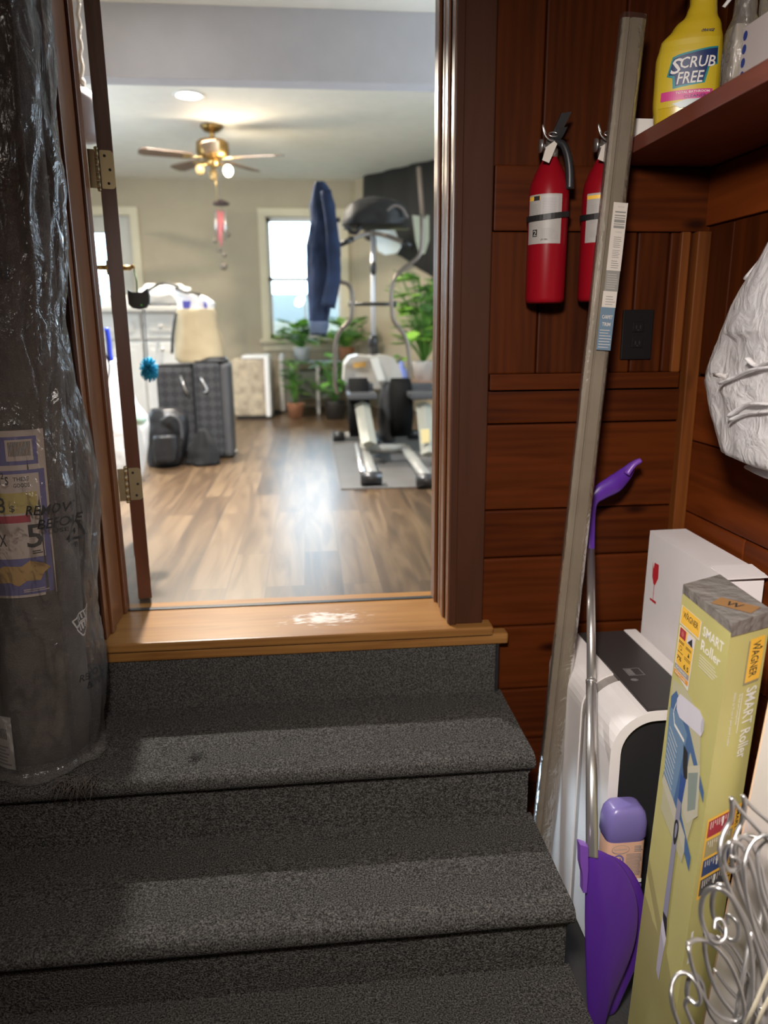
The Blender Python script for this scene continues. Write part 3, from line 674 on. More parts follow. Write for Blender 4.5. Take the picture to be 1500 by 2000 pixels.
# ================================================================== THRESHOLD STRIP LEANING
PIV = False
pb = Vector((.642, 1.86, ZL+.002)); pt = Vector((.804, 1.95, .715)); ax = (pt-pb).normalized()
side = Vector((1, 0, 0)); side = (side-ax*side.dot(ax)).normalized(); frn = side.cross(ax).normalized()
if frn.y > 0: frn = -frn
ln = (pt-pb).length
def sb(s, u, n): return pb+ax*s+side*u+frn*n
pole = thing('packaged_trim_strip', pb, 'long grey brown trim strip in clear wrap leaning against the pine wall', 'trim strip')
prof = [(-.030, -.006), (-.030, .006), (-.022, .011), (-.013, .012), (-.010, .009), (-.006, .014), (.018, .015), (.029, .011), (.031, .004), (.031, -.006)]
w = MB(); rings = []
for i in range(2): rings.append([sb(ln*i, u, n) for u, n in prof])
w.loft(rings, 0, False); w.build('strip', plain('taupe aluminium strip', (.155, .125, .09), .5, .1, bump=.1, bscale=40, var=.12, vscale=10), pole)
w = MB(); rings = []
for i in range(90):
    s = ln*i/89; ring = []
    for k in range(20):
        a = 2*math.pi*k/20; nn = mnoise.noise(Vector((math.cos(a)*2, math.sin(a)*2, s*9)))
        ring.append(sb(s*1.004, .0325*math.copysign(abs(math.cos(a))**.5, math.cos(a))+.0015*nn, .018*math.copysign(abs(math.sin(a))**.6, math.sin(a))+.0008*nn))
    rings.append(ring)
w.loft(rings, 0, True, cap=False); w.build('clear_wrap', film('clear shrink wrap', (.97, .96, .94), -.02, .02, 26, .2, .25), pole, fix=False)
fn = lambda u, v, k=0: sb(v, u, .0225+.00006*k)
def sv(y): 
    q = P(1200, y, 'y', 1.93); return (q.z-pb.z)/ax.z
A = Art(fn)
LG = plain('grey label print', (.20, .19, .17), .6); LBL = plain('pale blue print', (.10, .155, .21), .6); LPAP = plain('dull white label', (.50, .45, .40), .6)
A.rect(-.006, sv(530), .031, sv(398), LPAP)
for k, (y0, y1) in enumerate(((415, 418), (422, 424.5), (427, 429), (431, 437), (439, 441), (443, 448))): A.rect(.0, sv(y1), .028, sv(y0), LG, k=2)
A.text('38 03 00', .006, sv(408), .016, .004, GREYINK); A.text('11503812', .005, sv(457), .018, .004, GREYINK)
A.lines(.004, sv(485), .026, sv(462), 6, LG, .3); A.lines(.004, sv(505), .026, sv(488), 5, LG, .3); A.lines(.004, sv(525), .026, sv(508), 4, LG, .3)
A.rect(-.006, sv(570), .030, sv(530), LG); A.lines(-.002, sv(565), .028, sv(534), 7, plain('pale grey print', (.33, .30, .27), .6), .35)
A.rect(-.008, sv(601), .029, sv(570), LPAP); A.lines(0, sv(596), .026, sv(576), 4, LG, .25)
A.rect(-.010, sv(683), .028, sv(601), LBL); A.lines(-.006, sv(678), .026, sv(640), 7, LPAP, .2)
A.text('CARPET', -.004, sv(623), .028, .009, LPAP); A.text('TRIM', -.002, sv(637), .022, .009, LPAP)
A.build('label', pole)
# ================================================================== SHELF + ITEMS
PIV = True
sh = MB().box(.832, XR, .2, YW-.002, .424, .462, bev=.003).build('wall_shelf', W_SHELF)
tag(sh, 'dark red brown shelf along the right wall', 'shelf')
ZS = .4625
# spray bottle
BY = Vector((.928, 1.90, ZS)); SC = 1.25; 
bot = thing('spray_bottle', BY, 'yellow trigger spray bottle with blue lettering at the end of the shelf', 'bottle')
YB1 = plain('yellow bottle plastic', (.52, .36, .018), .3); YB2 = plain('yellow label', (.55, .40, .025), .4); NAVY = plain('navy print', (.015, .03, .11), .4); TEAL = plain('teal print', (.02, .22, .24), .4); MAG = plain('magenta print', (.55, .05, .22), .4); SILV = plain('silver print', (.45, .5, .5), .4)
def bcs(z):   # half width, half depth, x shift
    pts = [(0, .050, .030, 0), (.012, .056, .034, 0), (.05, .060, .036, 0), (.12, .060, .036, 0), (.15, .056, .034, .002), (.175, .043, .031, .010), (.195, .028, .025, .016), (.215, .024, .022, .018), (.235, .026, .023, .018), (.245, .024, .022, .018), (.252, .017, .017, .018)]
    for p, q in zip(pts[:-1], pts[1:]):
        if p[0] <= z <= q[0]:
            t = (z-p[0])/(q[0]-p[0]); t = t*t*(3-2*t); return [p[i]+(q[i]-p[i])*t for i in (1, 2, 3)]
    return list(pts[-1][1:])
# bottle broad side faces the landing (towards -y, turned to the eye)
th = R(-24); ex = Vector((math.cos(th), math.sin(th), 0)); ey = Vector((-math.sin(th), math.cos(th), 0))
def bp(a, z, o=0):
    w_, d_, s_ = bcs(z); ca, sa = math.cos(a), math.sin(a)
    return BY+(ex*(s_+(w_+o)*math.copysign(abs(ca)**.8, ca))+ey*((d_+o)*math.copysign(abs(sa)**.8, sa))+Vector((0, 0, z)))*SC
w = MB(); w.loft([[bp(2*math.pi*k/32, z) for k in range(32)] for z in [.252*i/36 for i in range(37)]]); w.build('bottle_body', YB1, bot)
cx = BY+ex*.018*SC
w = MB(); w.lathe([(a_*SC, b_*SC) for a_, b_ in ((.017, .245), (.020, .247), (.020, .275), (.016, .278), (.014, .29))], cx, 24); w.build('collar', WHITE, bot)
w = MB(); Mh = Matrix.Translation(cx)@Matrix(((ex.x, ey.x, 0, 0), (ex.y, ey.y, 0, 0), (0, 0, 1, 0), (0, 0, 0, 1)))@Matrix.Scale(SC, 4)
w.hexa([Mh@Vector(q) for q in ((-.03, -.013, .283), (.05, -.013, .275), (.05, .013, .275), (-.03, .013, .283))], [Mh@Vector(q) for q in ((-.05, -.011, .33), (.06, -.011, .335), (.06, .011, .335), (-.05, .011, .33))]); w.build('spray_head', YB1, bot)
w = MB(); w.tube([Mh@Vector(q) for q in ((-.025, 0, .29), (-.040, 0, .27), (-.052, 0, .252), (-.062, 0, .240))], [.008, .003], 8, samples=3); w.build('trigger', WHITE, bot)
w = MB(); w.tube([Mh@Vector(q) for q in ((.045, 0, .28), (.055, 0, .25), (.050, 0, .225), (.035, 0, .205))], [.006, .004], 8, samples=3, flat=1.8); w.build('hand_guard', WHITE, bot)
def lf(u, v, k=0):   # print on the broad side facing the eye
    w_, d_, s_ = bcs(v); uu = max(-.97, min(.97, u/w_))
    y = -(max(0, 1-abs(uu)**2.5))**.4*d_
    return BY+(ex*(s_+u)+ey*(y-.0009-.00006*k)+Vector((0, 0, v)))*SC
A = Art(lf, .004)
A.rect(-.052, .035, .05, .150, YB2, 14)
A.pol([(-.038, .088), (-.030, .120), (-.018, .124), (.048, .134), (.05, .104), (.036, .098), (.03, .072), (-.026, .066), (-.028, .084)], TEAL)
A.pol([(-.035, .090), (-.028, .117), (-.016, .121), (.048, .131), (.048, .106), (.033, .100), (.027, .075), (-.022, .070), (-.024, .088)], NAVY)
A.text('S', -.033, .091, .017, .026, PAPER, shear=.2); A.text('CRUB', -.017, .099, .062, .019, PAPER, shear=.15); A.text('FREE', -.020, .073, .045, .020, PAPER, shear=.15)
A.rect(-.046, .046, .045, .062, MAG, 8); A.text('TOTAL BATHROOM', -.02, .056, .06, .004, PAPER); A.text('CLEANER', -.005, .048, .04, .005, NAVY)
A.pol([(-.025, .040), (.0, .046), (.03, .046), (.045, .040), (.03, .034), (-.01, .032)], SILV)
A.text('ORANGE', .012, .158, .022, .005, NAVY)
A.build('front_label', bot)
tag(MB().box(.842, .90, 2.00, 2.006, ZS, ZS+.05).build('price_card', PAPER), 'small plain white card behind the yellow bottle', 'card')
# clear packaged brush / bottle next to it
cb = Vector((.955, 1.715, ZS)); cp = thing('clear_package', cb, 'clear plastic blister package standing beside the yellow bottle', 'package')
CL = film('clear stiff plastic', (.86, .86, .84), .05, .14, 30, .5, .1, (.55, .5, .45))
w = MB(); rings = []
for z, a, b in ((0, .034, .03), (.10, .036, .032), (.15, .034, .03), (.18, .022, .02), (.23, .020, .018), (.26, .026, .022), (.33, .024, .02)):
    rings.append([cb+Vector((a*math.copysign(abs(math.cos(q))**.6, math.cos(q)), b*math.copysign(abs(math.sin(q))**.6, math.sin(q)), z)) for q in [2*math.pi*k/24 for k in range(24)]])
w.loft(rings); w.build('blister', CL, cp, fix=False)
w = MB(); w.box(cb.x-.028, cb.x+.028, cb.y-.022, cb.y+.022, ZS+.002, ZS+.16, bev=.004); ins = w.build('insert', plain('grey beige card', (.40, .36, .31), .6), cp)
A = Art(plane_fn((cb.x-.0285, cb.y+.022, ZS), (0, -1, 0), (0, 0, 1), (-1, 0, 0)))
for v in (.05, .10, .125): A.disc(.02, v, .009, .009, LG); A.disc(.02, v, .007, .007, plain('grey beige card', (.4, .36, .31), .6)); A.build('printed_ring', ins); A = Art(A.fn)
# carton with blue dots
pc = thing('dotted_carton', (1.0, 1.58, ZS), 'pale carton with a column of blue dots on the shelf', 'box')
MB().box(.918, 1.07, 1.50, 1.652, ZS, ZS+.135, bev=.003).build('carton', plain('dull pale carton', (.47, .42, .40), .6), pc)
A = Art(plane_fn((.918, 1.652, ZS), (0, -1, 0), (0, 0, 1), (-1, 0, 0))); DB = plain('royal blue print', (.02, .045, .22), .5)
for k in range(5): A.disc(.014, .016+.025*k, .008, .009, DB); A.build('blue_dot', pc); A = Art(A.fn)
bb = thing('dark_pouch', (1.02, 1.32, ZS), 'dark navy glossy pouch at the right end of the visible shelf', 'pouch')
w = MB(); w.sphere((1.0, 1.37, ZS+.11), .11, sc3=(.75, .85, 1)); w.build('pouch_body', plain('navy glossy film', (.02, .03, .05), .2, bump=.5, bscale=20), bb)
w = MB(); w.box(.935, 1.05, 1.52, 1.64, ZS+.136, ZS+.25, bev=.02)
tag(w.build('plastic_wrapped_pack', film('dull wrap', (.8, .8, .76), .05, .35, 30, .8, .15, (.5, .47, .42)), None), 'crinkled clear wrapped pack lying on top of the dotted carton', 'pack')
# ================================================================== FIRE EXTINGUISHERS
REDC = plain('red enamel', (.23, .004, .010), .35, spec=.14); BK2 = plain('black rubber strap', (.012, .012, .012), .5)
def extinguisher(cx, zb, label, variant, rotd):
    Y = YW-.062; c = Vector((cx, Y, zb)); r = .0525
    t = thing('fire_extinguisher', c, label, 'fire extinguisher', 'fire extinguishers on the pine wall')
    w = MB(); w.lathe([(.002, 0), (r-.008, 0), (r-.002, .004), (r, .012), (r, .275), (r-.003, .30), (r-.012, .325), (.026, .352), (.018, .366), (.015, .372), (.002, .372)], c, 40); w.build('cylinder', REDC, t)
    w = MB(); w.lathe([(.016, .365), (.019, .368), (.019, .385), (.014, .392), (.014, .41), (.002, .41)], c, 20); vb = w.build('valve', STEEL, t)
    w = MB(); w.tube([c+Vector((-.028, -.012, .392)), c+Vector((-.034, -.012, .392))], .0165, 20); w.tube([c+Vector((-.012, -.004, .392)), c+Vector((-.03, -.012, .392))], .006, 10); w.build('pressure_gauge', CHROME, t)
    # levers: carrying handle rises up and to the right
    w = MB()
    for (p0, p1, p2, wd) in (((-.002, -.005, .400), (.012, -.012, .428), (.030, -.02, .470), .011), ((.0, -.008, .392), (.012, -.02, .410), (.020, -.03, .432), .009)):
        cc = smooth_curve([c+Vector(p0), c+Vector(p1), c+Vector(p2)], 4); rings = []
        for i, q in enumerate(cc):
            ww = wd*(1+.25*i/len(cc)); rings.append([q+Vector((-ww, -.003, -.002)), q+Vector((ww, -.003, .002)), q+Vector((ww, .006, .002)), q+Vector((-ww, .006, -.002))])
        w.loft(rings, 0, False)
    w.build('handle', BLKPL, t)
    w = MB(); w.tube([c+Vector(q) for q in ((.006, -.01, .402), (.024, -.022, .395), (.036, -.030, .365), (.042, -.034, .325), (.043, -.036, .285))], [.008, .0125], 14, samples=5); w.build('hose', BLKPL, t)
    w = MB(); w.tube([c+Vector(q) for q in ((-.022, -.022, .418), (-.032, -.024, .440), (-.026, -.024, .418), (-.012, -.024, .404), (.004, -.022, .402))], .0022, 8, samples=4)
    w.tube([c+Vector((.012*math.cos(a)-.002, -.022+.004*math.sin(a), .418+.006*math.sin(a))) for a in [2*math.pi*k/16 for k in range(17)]], .0018, 6); w.build('safety_pin', CHROME, t)
    w = MB(); q = [(-.002, .400), (.005, .393), (-.018, .345), (-.036, .352), (-.024, .385)]
    w.prism([c+Vector((a, -.032+(.40-b)*-.25, b)) for a, b in q], (0, -.0012, 0)); w.build('inspection_tag', plain('off white tag', (.62, .56, .50), .6), t)
    # label
    def f(u, v, k=0):
        a = u/r+R(rotd); return c+Vector((math.sin(a)*(r+.0005+.00005*k), -math.cos(a)*(r+.0005+.00005*k), v))
    A = Art(f, .005); LP = plain('pale grey label', (.36, .335, .31), .5); RP = plain('label red', (.45, .02, .03), .5)
    A.rect(-.07, .150, .028, .272, LP, 16)
    if variant == 0:
        A.rect(-.07, .258, -.030, .268, YEL, 6); A.rect(-.05, .257, -.032, .268, INK, 4)
        A.rect(-.028, .214, .018, .268, plain('pale print block', (.40, .38, .37), .5), 6); A.lines(-.024, .216, .014, .264, 12, GREYINK, .25, .15)
        A.lines(-.055, .22, -.034, .25, 7, GREYINK, .4); A.text('2A10BC', -.026, .158, .02, .005, INK)
        A.rect(-.050, .168, -.036, .186, INK, 3); A.text('2', -.048, .170, .010, .014, LP); A.lines(-.026, .162, .014, .19, 7, GREYINK, .25, .3)
        A.text('UL', .010, .160, .011, .012, GREYINK)
    else:
        A.rect(-.07, .258, -.012, .267, YEL, 6); A.rect(-.01, .260, .028, .266, INK, 4)
        for v in (.236, .206, .172):
            A.pol([(-.026, v-.008), (-.012, v-.008), (-.013, v+.008), (-.017, v+.013), (-.021, v+.013), (-.025, v+.006)], RP); A.rect(-.0205, v+.013, -.0175, v+.019, INK)
            A.text('^', -.034, v, .008, .008, INK); A.lines(-.002, v-.008, .024, v+.012, 5, GREYINK, .25, .2); A.lines(-.055, v-.008, -.038, v+.01, 4, GREYINK, .25, .2)
        A.rect(-.038, .150, -.022, .166, INK, 3); A.text('Z', -.035, .152, .010, .012, LP)
    A.build('label', t)
    # strap with buckle and wall bracket
    w = MB(); rings = []
    for i in range(37):
        a = 2*math.pi*i/36; zz2 = .222-.008*math.cos(a+R(60)); rr = r+.0022
        rings.append([c+Vector((math.sin(a)*q, -math.cos(a)*q, zz2+h)) for q, h in ((rr, -.007), (rr+.002, -.007), (rr+.002, .007), (rr, .007))])
    w.loft(rings, 0, False, cap=False)
    w.build('strap', BK2, t)
    w = MB(); w.box(c.x-.018, c.x+.018, c.y+.050, YW+.001, zb+.05, zb+.34, bev=.002); w.build('wall_bracket', BK2, t)
    return t
z1 = P(1065, 597, 'y', 2.01).z
extinguisher(P(1065, 500, 'y', YW-.062).x+.003, P(1065, 592, 'y', 2.03).z, 'left red fire extinguisher on the wall, its label turned left', 0, -8)
extinguisher(P(1065, 500, 'y', YW-.062).x+.150, P(1065, 592, 'y', 2.03).z+.004, 'right red fire extinguisher, half hidden by the leaning strip', 1, 8)
# outlet
ot = thing('wall_outlet', (.955, YW-.006, -.02), 'black duplex outlet cover on the pine wall', 'outlet')
a, b = P(1216, 605, 'y', 2.11), P(1272, 702, 'y', 2.11)
ox0, ox1, oz0, oz1 = a.x+.004, b.x, b.z, a.z
OUT = plain('matt black cover', (.006, .005, .005), .6, spec=.15)
MB().box(ox0, ox1, YW-.008, YW-.0005, oz0, oz1, bev=.003).build('cover_plate', OUT, ot)
for zc in ((oz0+oz1)/2+.022, (oz0+oz1)/2-.022):
    mxx = (ox0+ox1)/2
    s_ = MB().box(mxx-.017, mxx+.017, YW-.011, YW-.007, zc-.014, zc+.014, bev=.003).build('socket', OUT, ot)
    w = MB()
    for dx in (-.006, .006): w.box(mxx+dx-.001, mxx+dx+.001, YW-.0114, YW-.0108, zc-.005, zc+.005)
    w.box(mxx-.002, mxx+.002, YW-.0114, YW-.0108, zc-.010, zc-.007)
    w.build('slot', INK, s_)
# ================================================================== APPLIANCE
ap = thing('portable_air_conditioner', (.86, 1.77, ZL), 'white and black floor appliance behind the paint roller box', 'appliance')
x0, x1, y0, y1, zt_ = .700, .965, 1.56, 2.03, -.90
APW = plain('off white plastic', (.72, .68, .66), .35); APG = plain('taupe plastic', (.26, .235, .215), .4); APK = plain('charcoal top', (.035, .032, .031), .4)
def rrect_yz(y0, y1, z0, z1, r, n=8):   # (x,z) outline with rounded upper left
    pass
def shellprof(x0, x1, z0, z1, r, n=10):
    pts = [(x0, z0)]
    for k in range(n+1):
        a = math.pi-(math.pi/2)*k/n; pts.append((x0+r+r*math.cos(a), z1-r+r*math.sin(a)))
    pts += [(x1, z1), (x1, z0)]; return pts
# main body
pr_ = shellprof(x0+.02, x1, ZL+.04, zt_-.006, .09)
w = MB(); w.prism([Vector((a, y0+.03, b)) for a, b in pr_], (0, y1-y0-.04, 0)); w.build('body', APW, ap)
# front white curved rim
o_ = shellprof(x0, x1-.07, ZL+.03, zt_, .11); i_ = shellprof(x0+.026, x1-.07, ZL+.03, zt_-.024, .085)
w = MB()
n = len(o_)
for k in range(n-2):
    q = [o_[k], o_[k+1], i_[k+1], i_[k]]
    w.hexa([Vector((a, y0-.012, b)) for a, b in q], [Vector((a, y0+.16, b)) for a, b in q])
w.build('front_rim', APW, ap)
w = MB(); w.prism([Vector((a, y0+.004, b)) for a, b in shellprof(x0+.026, x1-.004, ZL+.03, zt_-.022, .085)], (0, .03, 0)); w.build('front_panel', BLKPL, ap)
w = MB()
o_ = shellprof(x0+.008, x1-.07, ZL+.03, zt_-.004, .10); i_ = shellprof(x0+.022, x1-.07, ZL+.03, zt_-.018, .09)
for k in range(n-2):
    q = [o_[k], o_[k+1], i_[k+1], i_[k]]
    w.hexa([Vector((a, y0+.16, b)) for a, b in q], [Vector((a, y0+.20, b)) for a, b in q])
w.build('side_groove', APG, ap)
w = MB(); w.prism([Vector((a, y0+.20, b)) for a, b in shellprof(x0+.004, x1-.07, ZL+.035, zt_-.001, .10)], (0, y1-y0-.2, 0)); w.build('rear_shell', APW, ap)
w = MB(); w.box(x0+.088, x1-.035, y0-.006, y1-.005, zt_-.02, zt_+.004, bev=.003)
tp = w.build('top_panel', APK, ap)
MB().box(x1-.035, x1+.005, y0-.004, y1, zt_-.03, zt_+.006, bev=.005).build('top_edge', APW, ap)
A = Art(plane_fn((.80, 1.80, zt_+.004), (1, 0, 0), (0, 1, 0), (0, 0, 1)))
SY = plain('grey symbol print', (.16, .15, .145), .5)
a = P(1222, 1316, 'z', zt_); 
u, v = a.x-.80, a.y-1.80
A.rect(u, v-.022, u+.045, v+.022, SY); A.rect(u+.003, v-.019, u+.042, v+.019, APK); A.rect(u+.004, v-.017, u+.02, v+.017, SY); A.disc(u+.004, v-.045, .010, .008, SY)
A.build('control_symbol', tp)
A = Art(plane_fn((.90, y0+.003, -1.05), (1, 0, 0), (0, 0, 1), (0, -1, 0)))
w = MB(); w.box(.846, .90, y0+.0005, y0+.003, -1.36, -1.02); ps = w.build('sticker', PAPER, ap)
A = Art(plane_fn((.846, y0+.0004, -1.36), (1, 0, 0), (0, 0, 1), (0, -1, 0)))
for v in (.25, .20, .16, .13): A.lines(.006, v, .03, v+.02, 3, BLUEP, .4); A.build('sticker_print', ps); A = Art(A.fn)
w = MB(); w.box(x0+.03, x1-.01, y0+.04, y1-.03, ZL, ZL+.045); w.build('base', BLKPL, ap)
# ================================================================== WHITE FLAT BOX
wb = thing('flat_white_box', (1.06, 1.86, ZL), 'tall flat white carton with red glass symbol leaning on the right wall', 'box')
WBX = plain('white corrugated card', (.74, .70, .70), .6, bump=.05, bscale=30)
# face corners from far-left (top) to near-right (top)
fa = Vector((.990, 2.03, -.585)); fb = Vector((1.005, 1.655, -.600))
dxy = (fb-fa); thk = Vector((.112, .005, 0))
bot_f = Vector((-.015, 0, 0))
low = [Vector((fa.x-.012, fa.y, ZL)), Vector((fb.x-.012, fb.y, ZL))]
w = MB(); w.hexa([low[0], low[1], low[1]+thk, low[0]+thk], [fa, fb, fb+thk, fa+thk]); w.build('carton', WBX, wb)
nrm = Vector((-1, -.04, 0)).normalized()
w = MB(); w.box(fb.x+.006, fb.x+.10, fb.y-.014, fb.y-.011, -.80, -.612, bev=.001); w.hexa([Vector((fb.x+.0, fb.y-.016, -.606)), Vector((fb.x+.11, fb.y-.012, -.606)), Vector((fb.x+.11, fb.y+.06, -.597)), Vector((fb.x+.0, fb.y+.06, -.597))], [Vector((fb.x+.0, fb.y-.016, -.602)), Vector((fb.x+.11, fb.y-.012, -.602)), Vector((fb.x+.11, fb.y+.06, -.593)), Vector((fb.x+.0, fb.y+.06, -.593))]); w.build('end_flap', WBX, wb)
A = Art(plane_fn((fa.x-.0015, fa.y, ZL), (dxy.x, dxy.y, 0), (0, 0, 1), nrm)); RG = plain('fragile red', (.50, .02, .03), .6)
V = -.585-ZL
A.pol([(.035, V-.085), (.070, V-.085), (.072, V-.125), (.058, V-.15), (.048, V-.15), (.038, V-.13)], RG); A.pol([(.035, V-.083), (.046, V-.083), (.042, V-.105)], WBX)
A.rect(.0515, V-.195, .0545, V-.15, RG); A.rect(.035, V-.205, .071, V-.197, RG)
A.build('fragile_symbol', wb)
A = Art(plane_fn((fb.x+.005, fb.y-.0145, -.80), (1, 0, 0), (0, 0, 1), (0, -1, 0)))
A.rect(0, .0, .09, .085, plain('brown tape', (.36, .30, .27), .35)); A.text('THIS WAY UP', .022, .064, .055, .008, INK, rot=0)
A.build('packing_tape', wb)
# ================================================================== ROLLER BOX
GRN = plain('olive green carton print', (.50, .46, .17), .5, var=.06, vscale=6)
Ft, Nt, Rt = Vector((.758, 1.387, -.52)), Vector((.743, 1.179, -.52)), Vector((.850, 1.229, -.52))
Fb, Nb, Rb = Vector((.737-.012, 1.387, ZL)), Vector((.687, 1.179, ZL)), Vector((.794, 1.229, ZL))
Dn = Vector((-.040, -.004, ZL+.52)); Fb, Nb, Rb = Ft+Dn, Nt+Dn, Rt+Dn
Bt = Ft+(Rt-Nt); Bb = Fb+(Rb-Nb)
rbx = thing('paint_roller_box', (Nb+Bb)/2, 'tall green and yellow paint roller carton printed SMART Roller', 'box')
w = MB(); w.hexa([Fb, Nb, Rb, Bb], [Ft, Nt, Rt, Bt]); w.build('carton', GRN, rbx)
TAPE = plain('grey packing tape', (.20, .185, .17), .22, bump=.9, bscale=25)
ctr = (Ft+Rt)/2
def grow(p, s=1.012, dz=0): q = ctr+(p-ctr)*s; return Vector((q.x, q.y, p.z+dz))
w = MB(); w.hexa([grow(q, dz=-.030+.006*(i % 2)) for i, q in enumerate((Ft, Nt, Rt, Bt))], [grow(q, dz=.002) for q in (Ft, Nt, Rt, Bt)])
tpo = w.build('tape_cap', TAPE, rbx)
ff = lambda O, Ob, E1, E1b, n: None
def face_fn(Tl, Bl, Tr, Br, xs=(0, 1), ys=(0, 1)):
    H = (Tl-Bl).length
    nn = (Tr-Tl).cross(Bl-Tl).normalized()
    if nn.dot(-(Tl)) < 0: nn = -nn
    def f(u, v, k=0):   # u 0..1 across, v metres down from the top
        for i in range(len(xs)-1):
            if v <= xs[i+1] or i == len(xs)-2:
                v = ys[i]+(ys[i+1]-ys[i])*(v-xs[i])/(xs[i+1]-xs[i]); break
        t = v/H; l = Tl.lerp(Bl, t); r = Tr.lerp(Br, t); return l.lerp(r, u)+nn*(.0008+.00004*k)
    return f
BLW = plain('printed blue wall', (.07, .145, .30), .5); BLW2 = plain('printed light blue', (.15, .25, .38), .5); TRIMW = plain('printed cream trim', (.55, .52, .40), .5); LAV = plain('printed roller white', (.66, .63, .70), .5); WPR = plain('white print', (.82, .80, .74), .5)
PGR = plain('printed glow khaki', (.50, .47, .30), .5); PPO = plain('printed pole grey', (.28, .28, .36), .5); ORG = plain('orange print', (.70, .30, .03), .5)
class FArt(Art):
    def text(s, t, u0, v0, w_, h, m, rot=0, shear=0):
        s.k += 1; k = s.k; vs, fs = text_tris(t)
        if rot == 0: q = [s.fn(u0+a*w_+b*h*shear, v0-b*h, k) for a, b in vs]     # v down; v0 baseline
        else: q = [s.fn(u0-h+b*h, v0+a*w_, k) for a, b in vs]                    # reads downwards; h is in u units
        s.mb.add(q, fs, s.mi(m)); return s
A = FArt(face_fn(Ft, Fb, Nt, Nb, (0, .04, .056, .092, .112, .14, .16, .215, .318, .375, .60, .79, .95, 1.08), (0, .040, .044, .064, .080, .094, .104, .132, .198, .228, .37, .49, .70, .86)))
# wagner logo
def tilt(u): return .0
A.rect(.03, .040, .47, .112, PAPER); A.rect(.045, .043, .455, .109, YEL)
A.text('WAGNER', .085, .090, .33, .024, INK); A.pol([(.165, .068), (.175, .052), (.185, .068)], INK)
A.text('SMART', .52, .092, .40, .036, WPR); A.text('Roller', .52, .140, .38, .038, WPR)
for k in range(5): A.rect(.52, .160+.011*k, .52+.36-.03*abs(k-2), .1625+.011*k, WPR)
A.pol([(.045, .118), (.40, .118), (.385, .318), (.04, .300)], PAPER); A.pol([(.06, .122), (.385, .122), (.37, .285), (.055, .265)], YEL)
A.rect(.065, .124, .20, .165, REDP); A.disc(.13, .145, .03, .012, plain('pinkish print', (.5, .12, .1), .5)); A.rect(.23, .124, .38, .165, LAV); A.pol([(.25, .16), (.34, .13), (.36, .165)], INK)
for (u, v) in ((.07, .178), (.23, .18)): 
    for j in range(2): A.rect(u, v+.006*j, u+.12, v+.003+.006*j, INK)
A.disc(.13, .205, .028, .010, INK); A.disc(.13, .205, .021, .0075, YEL); A.pol([(.29, .215), (.31, .195), (.33, .215)], INK)
A.rect(.07, .222, .19, .224, INK); A.rect(.23, .222, .36, .224, INK); A.rect(.23, .228, .36, .23, INK)
A.text('7%', .075, .25, .10, .014, INK); A.text('6.5', .235, .262, .11, .016, INK)
A.rect(.05, .268, .37, .285, GREYINK); A.text('EXTENDS', .08, .281, .24, .008, PAPER); A.rect(.05, .288, .37, .303, ORG); A.text('REACHES', .08, .300, .24, .008, PAPER)
# illustration
A.pol([(.05, .33), (.35, .315), (.72, .36), (.88, .60), (.72, .83), (.15, .80)], PGR)
A.pol([(.06, .40), (.16, .36), (.48, .42), (.95, .565), (.96, .60), (.60, .50), (.56, .68), (.60, .73), (.88, .80), (.88, .825), (.54, .775), (.10, .70), (.15, .60)], BLW)
A.pol([(.06, .44), (.30, .42), (.50, .46), (.40, .72), (.12, .68)], BLW2)
A.pol([(.12, .68), (.40, .72), (.72, .775), (.75, .81), (.30, .75), (.10, .715)], TRIMW)
A.pol([(.56, .56), (.82, .50), (.90, .66), (.72, .73), (.58, .70)], TRIMW); A.pol([(.62, .57), (.80, .53), (.84, .65), (.70, .69)], plain('printed window grey green', (.25, .30, .27), .5))
for k in range(9): A.pol([(.12, .50+.020*k), (.33, .535+.020*k), (.33, .538+.020*k), (.12, .503+.020*k)], WPR)
A.pol([(.20, .385), (.25, .355), (.68, .335), (.76, .35), (.80, .385), (.76, .415), (.30, .435), (.22, .42)], LAV); A.disc(.765, .375, .03, .028, plain('printed roller end', (.5, .48, .52), .5))
for p_, q_, wd in (((.20, .40), (.16, .44), .018), ((.16, .44), (.22, .475), .018), ((.22, .475), (.46, .49), .016)):
    A.pol([(p_[0], p_[1]-wd/3), (q_[0], q_[1]-wd/3), (q_[0], q_[1]+wd/3), (p_[0], p_[1]+wd/3)], WPR)
A.pol([(.46, .50), (.56, .51), (.62, .59), (.56, .61), (.50, .57)], INK); A.pol([(.48, .60), (.60, .60), (.58, .70), (.50, .70)], plain('printed grip blue', (.03, .08, .28), .5))
A.pol([(.485, .69), (.575, .69), (.60, .95), (.50, .95)], PPO); A.disc(.54, .79, .05, .030, INK); A.disc(.54, .79, .025, .018, PPO)
A.pol([(.50, .95), (.60, .95), (.64, .985), (.52, .965)], INK); A.pol([(.50, .96), (.64, .985), (.62, 1.03), (.60, 1.08), (.52, 1.07)], LAV)
A.build('side_print', rbx)
A = FArt(face_fn(Nt, Nb, Rt, Rb, (0, .04, .175, .19, .425, .445, .665, .86), (0, .044, .132, .145, .296, .405, .588, .74)))
A.rect(.50, .044, .90, .180, plain('printed drop grey', (.30, .27, .16), .5)); A.rect(.54, .040, .92, .175, YEL)
A.text('WAGNER', .82, .052, .110, .20, INK, rot=-90); A.pol([(.82, .070), (.90, .075), (.82, .080)], INK)
A.text('SMART Roller', .90, .190, .235, .27, WPR, rot=-90)
A.rect(.52, .20, .535, .33, WPR); A.text('9in Roll and Cutting Roller', .50, .20, .10, .07, WPR, rot=-90); A.text('Habits de TI con Y para pared y vadim', .36, .19, .17, .07, WPR, rot=-90)
A.build('front_print', rbx); A = FArt(A.fn)
A.rect(.10, .445, 1.0, .665, YEL)
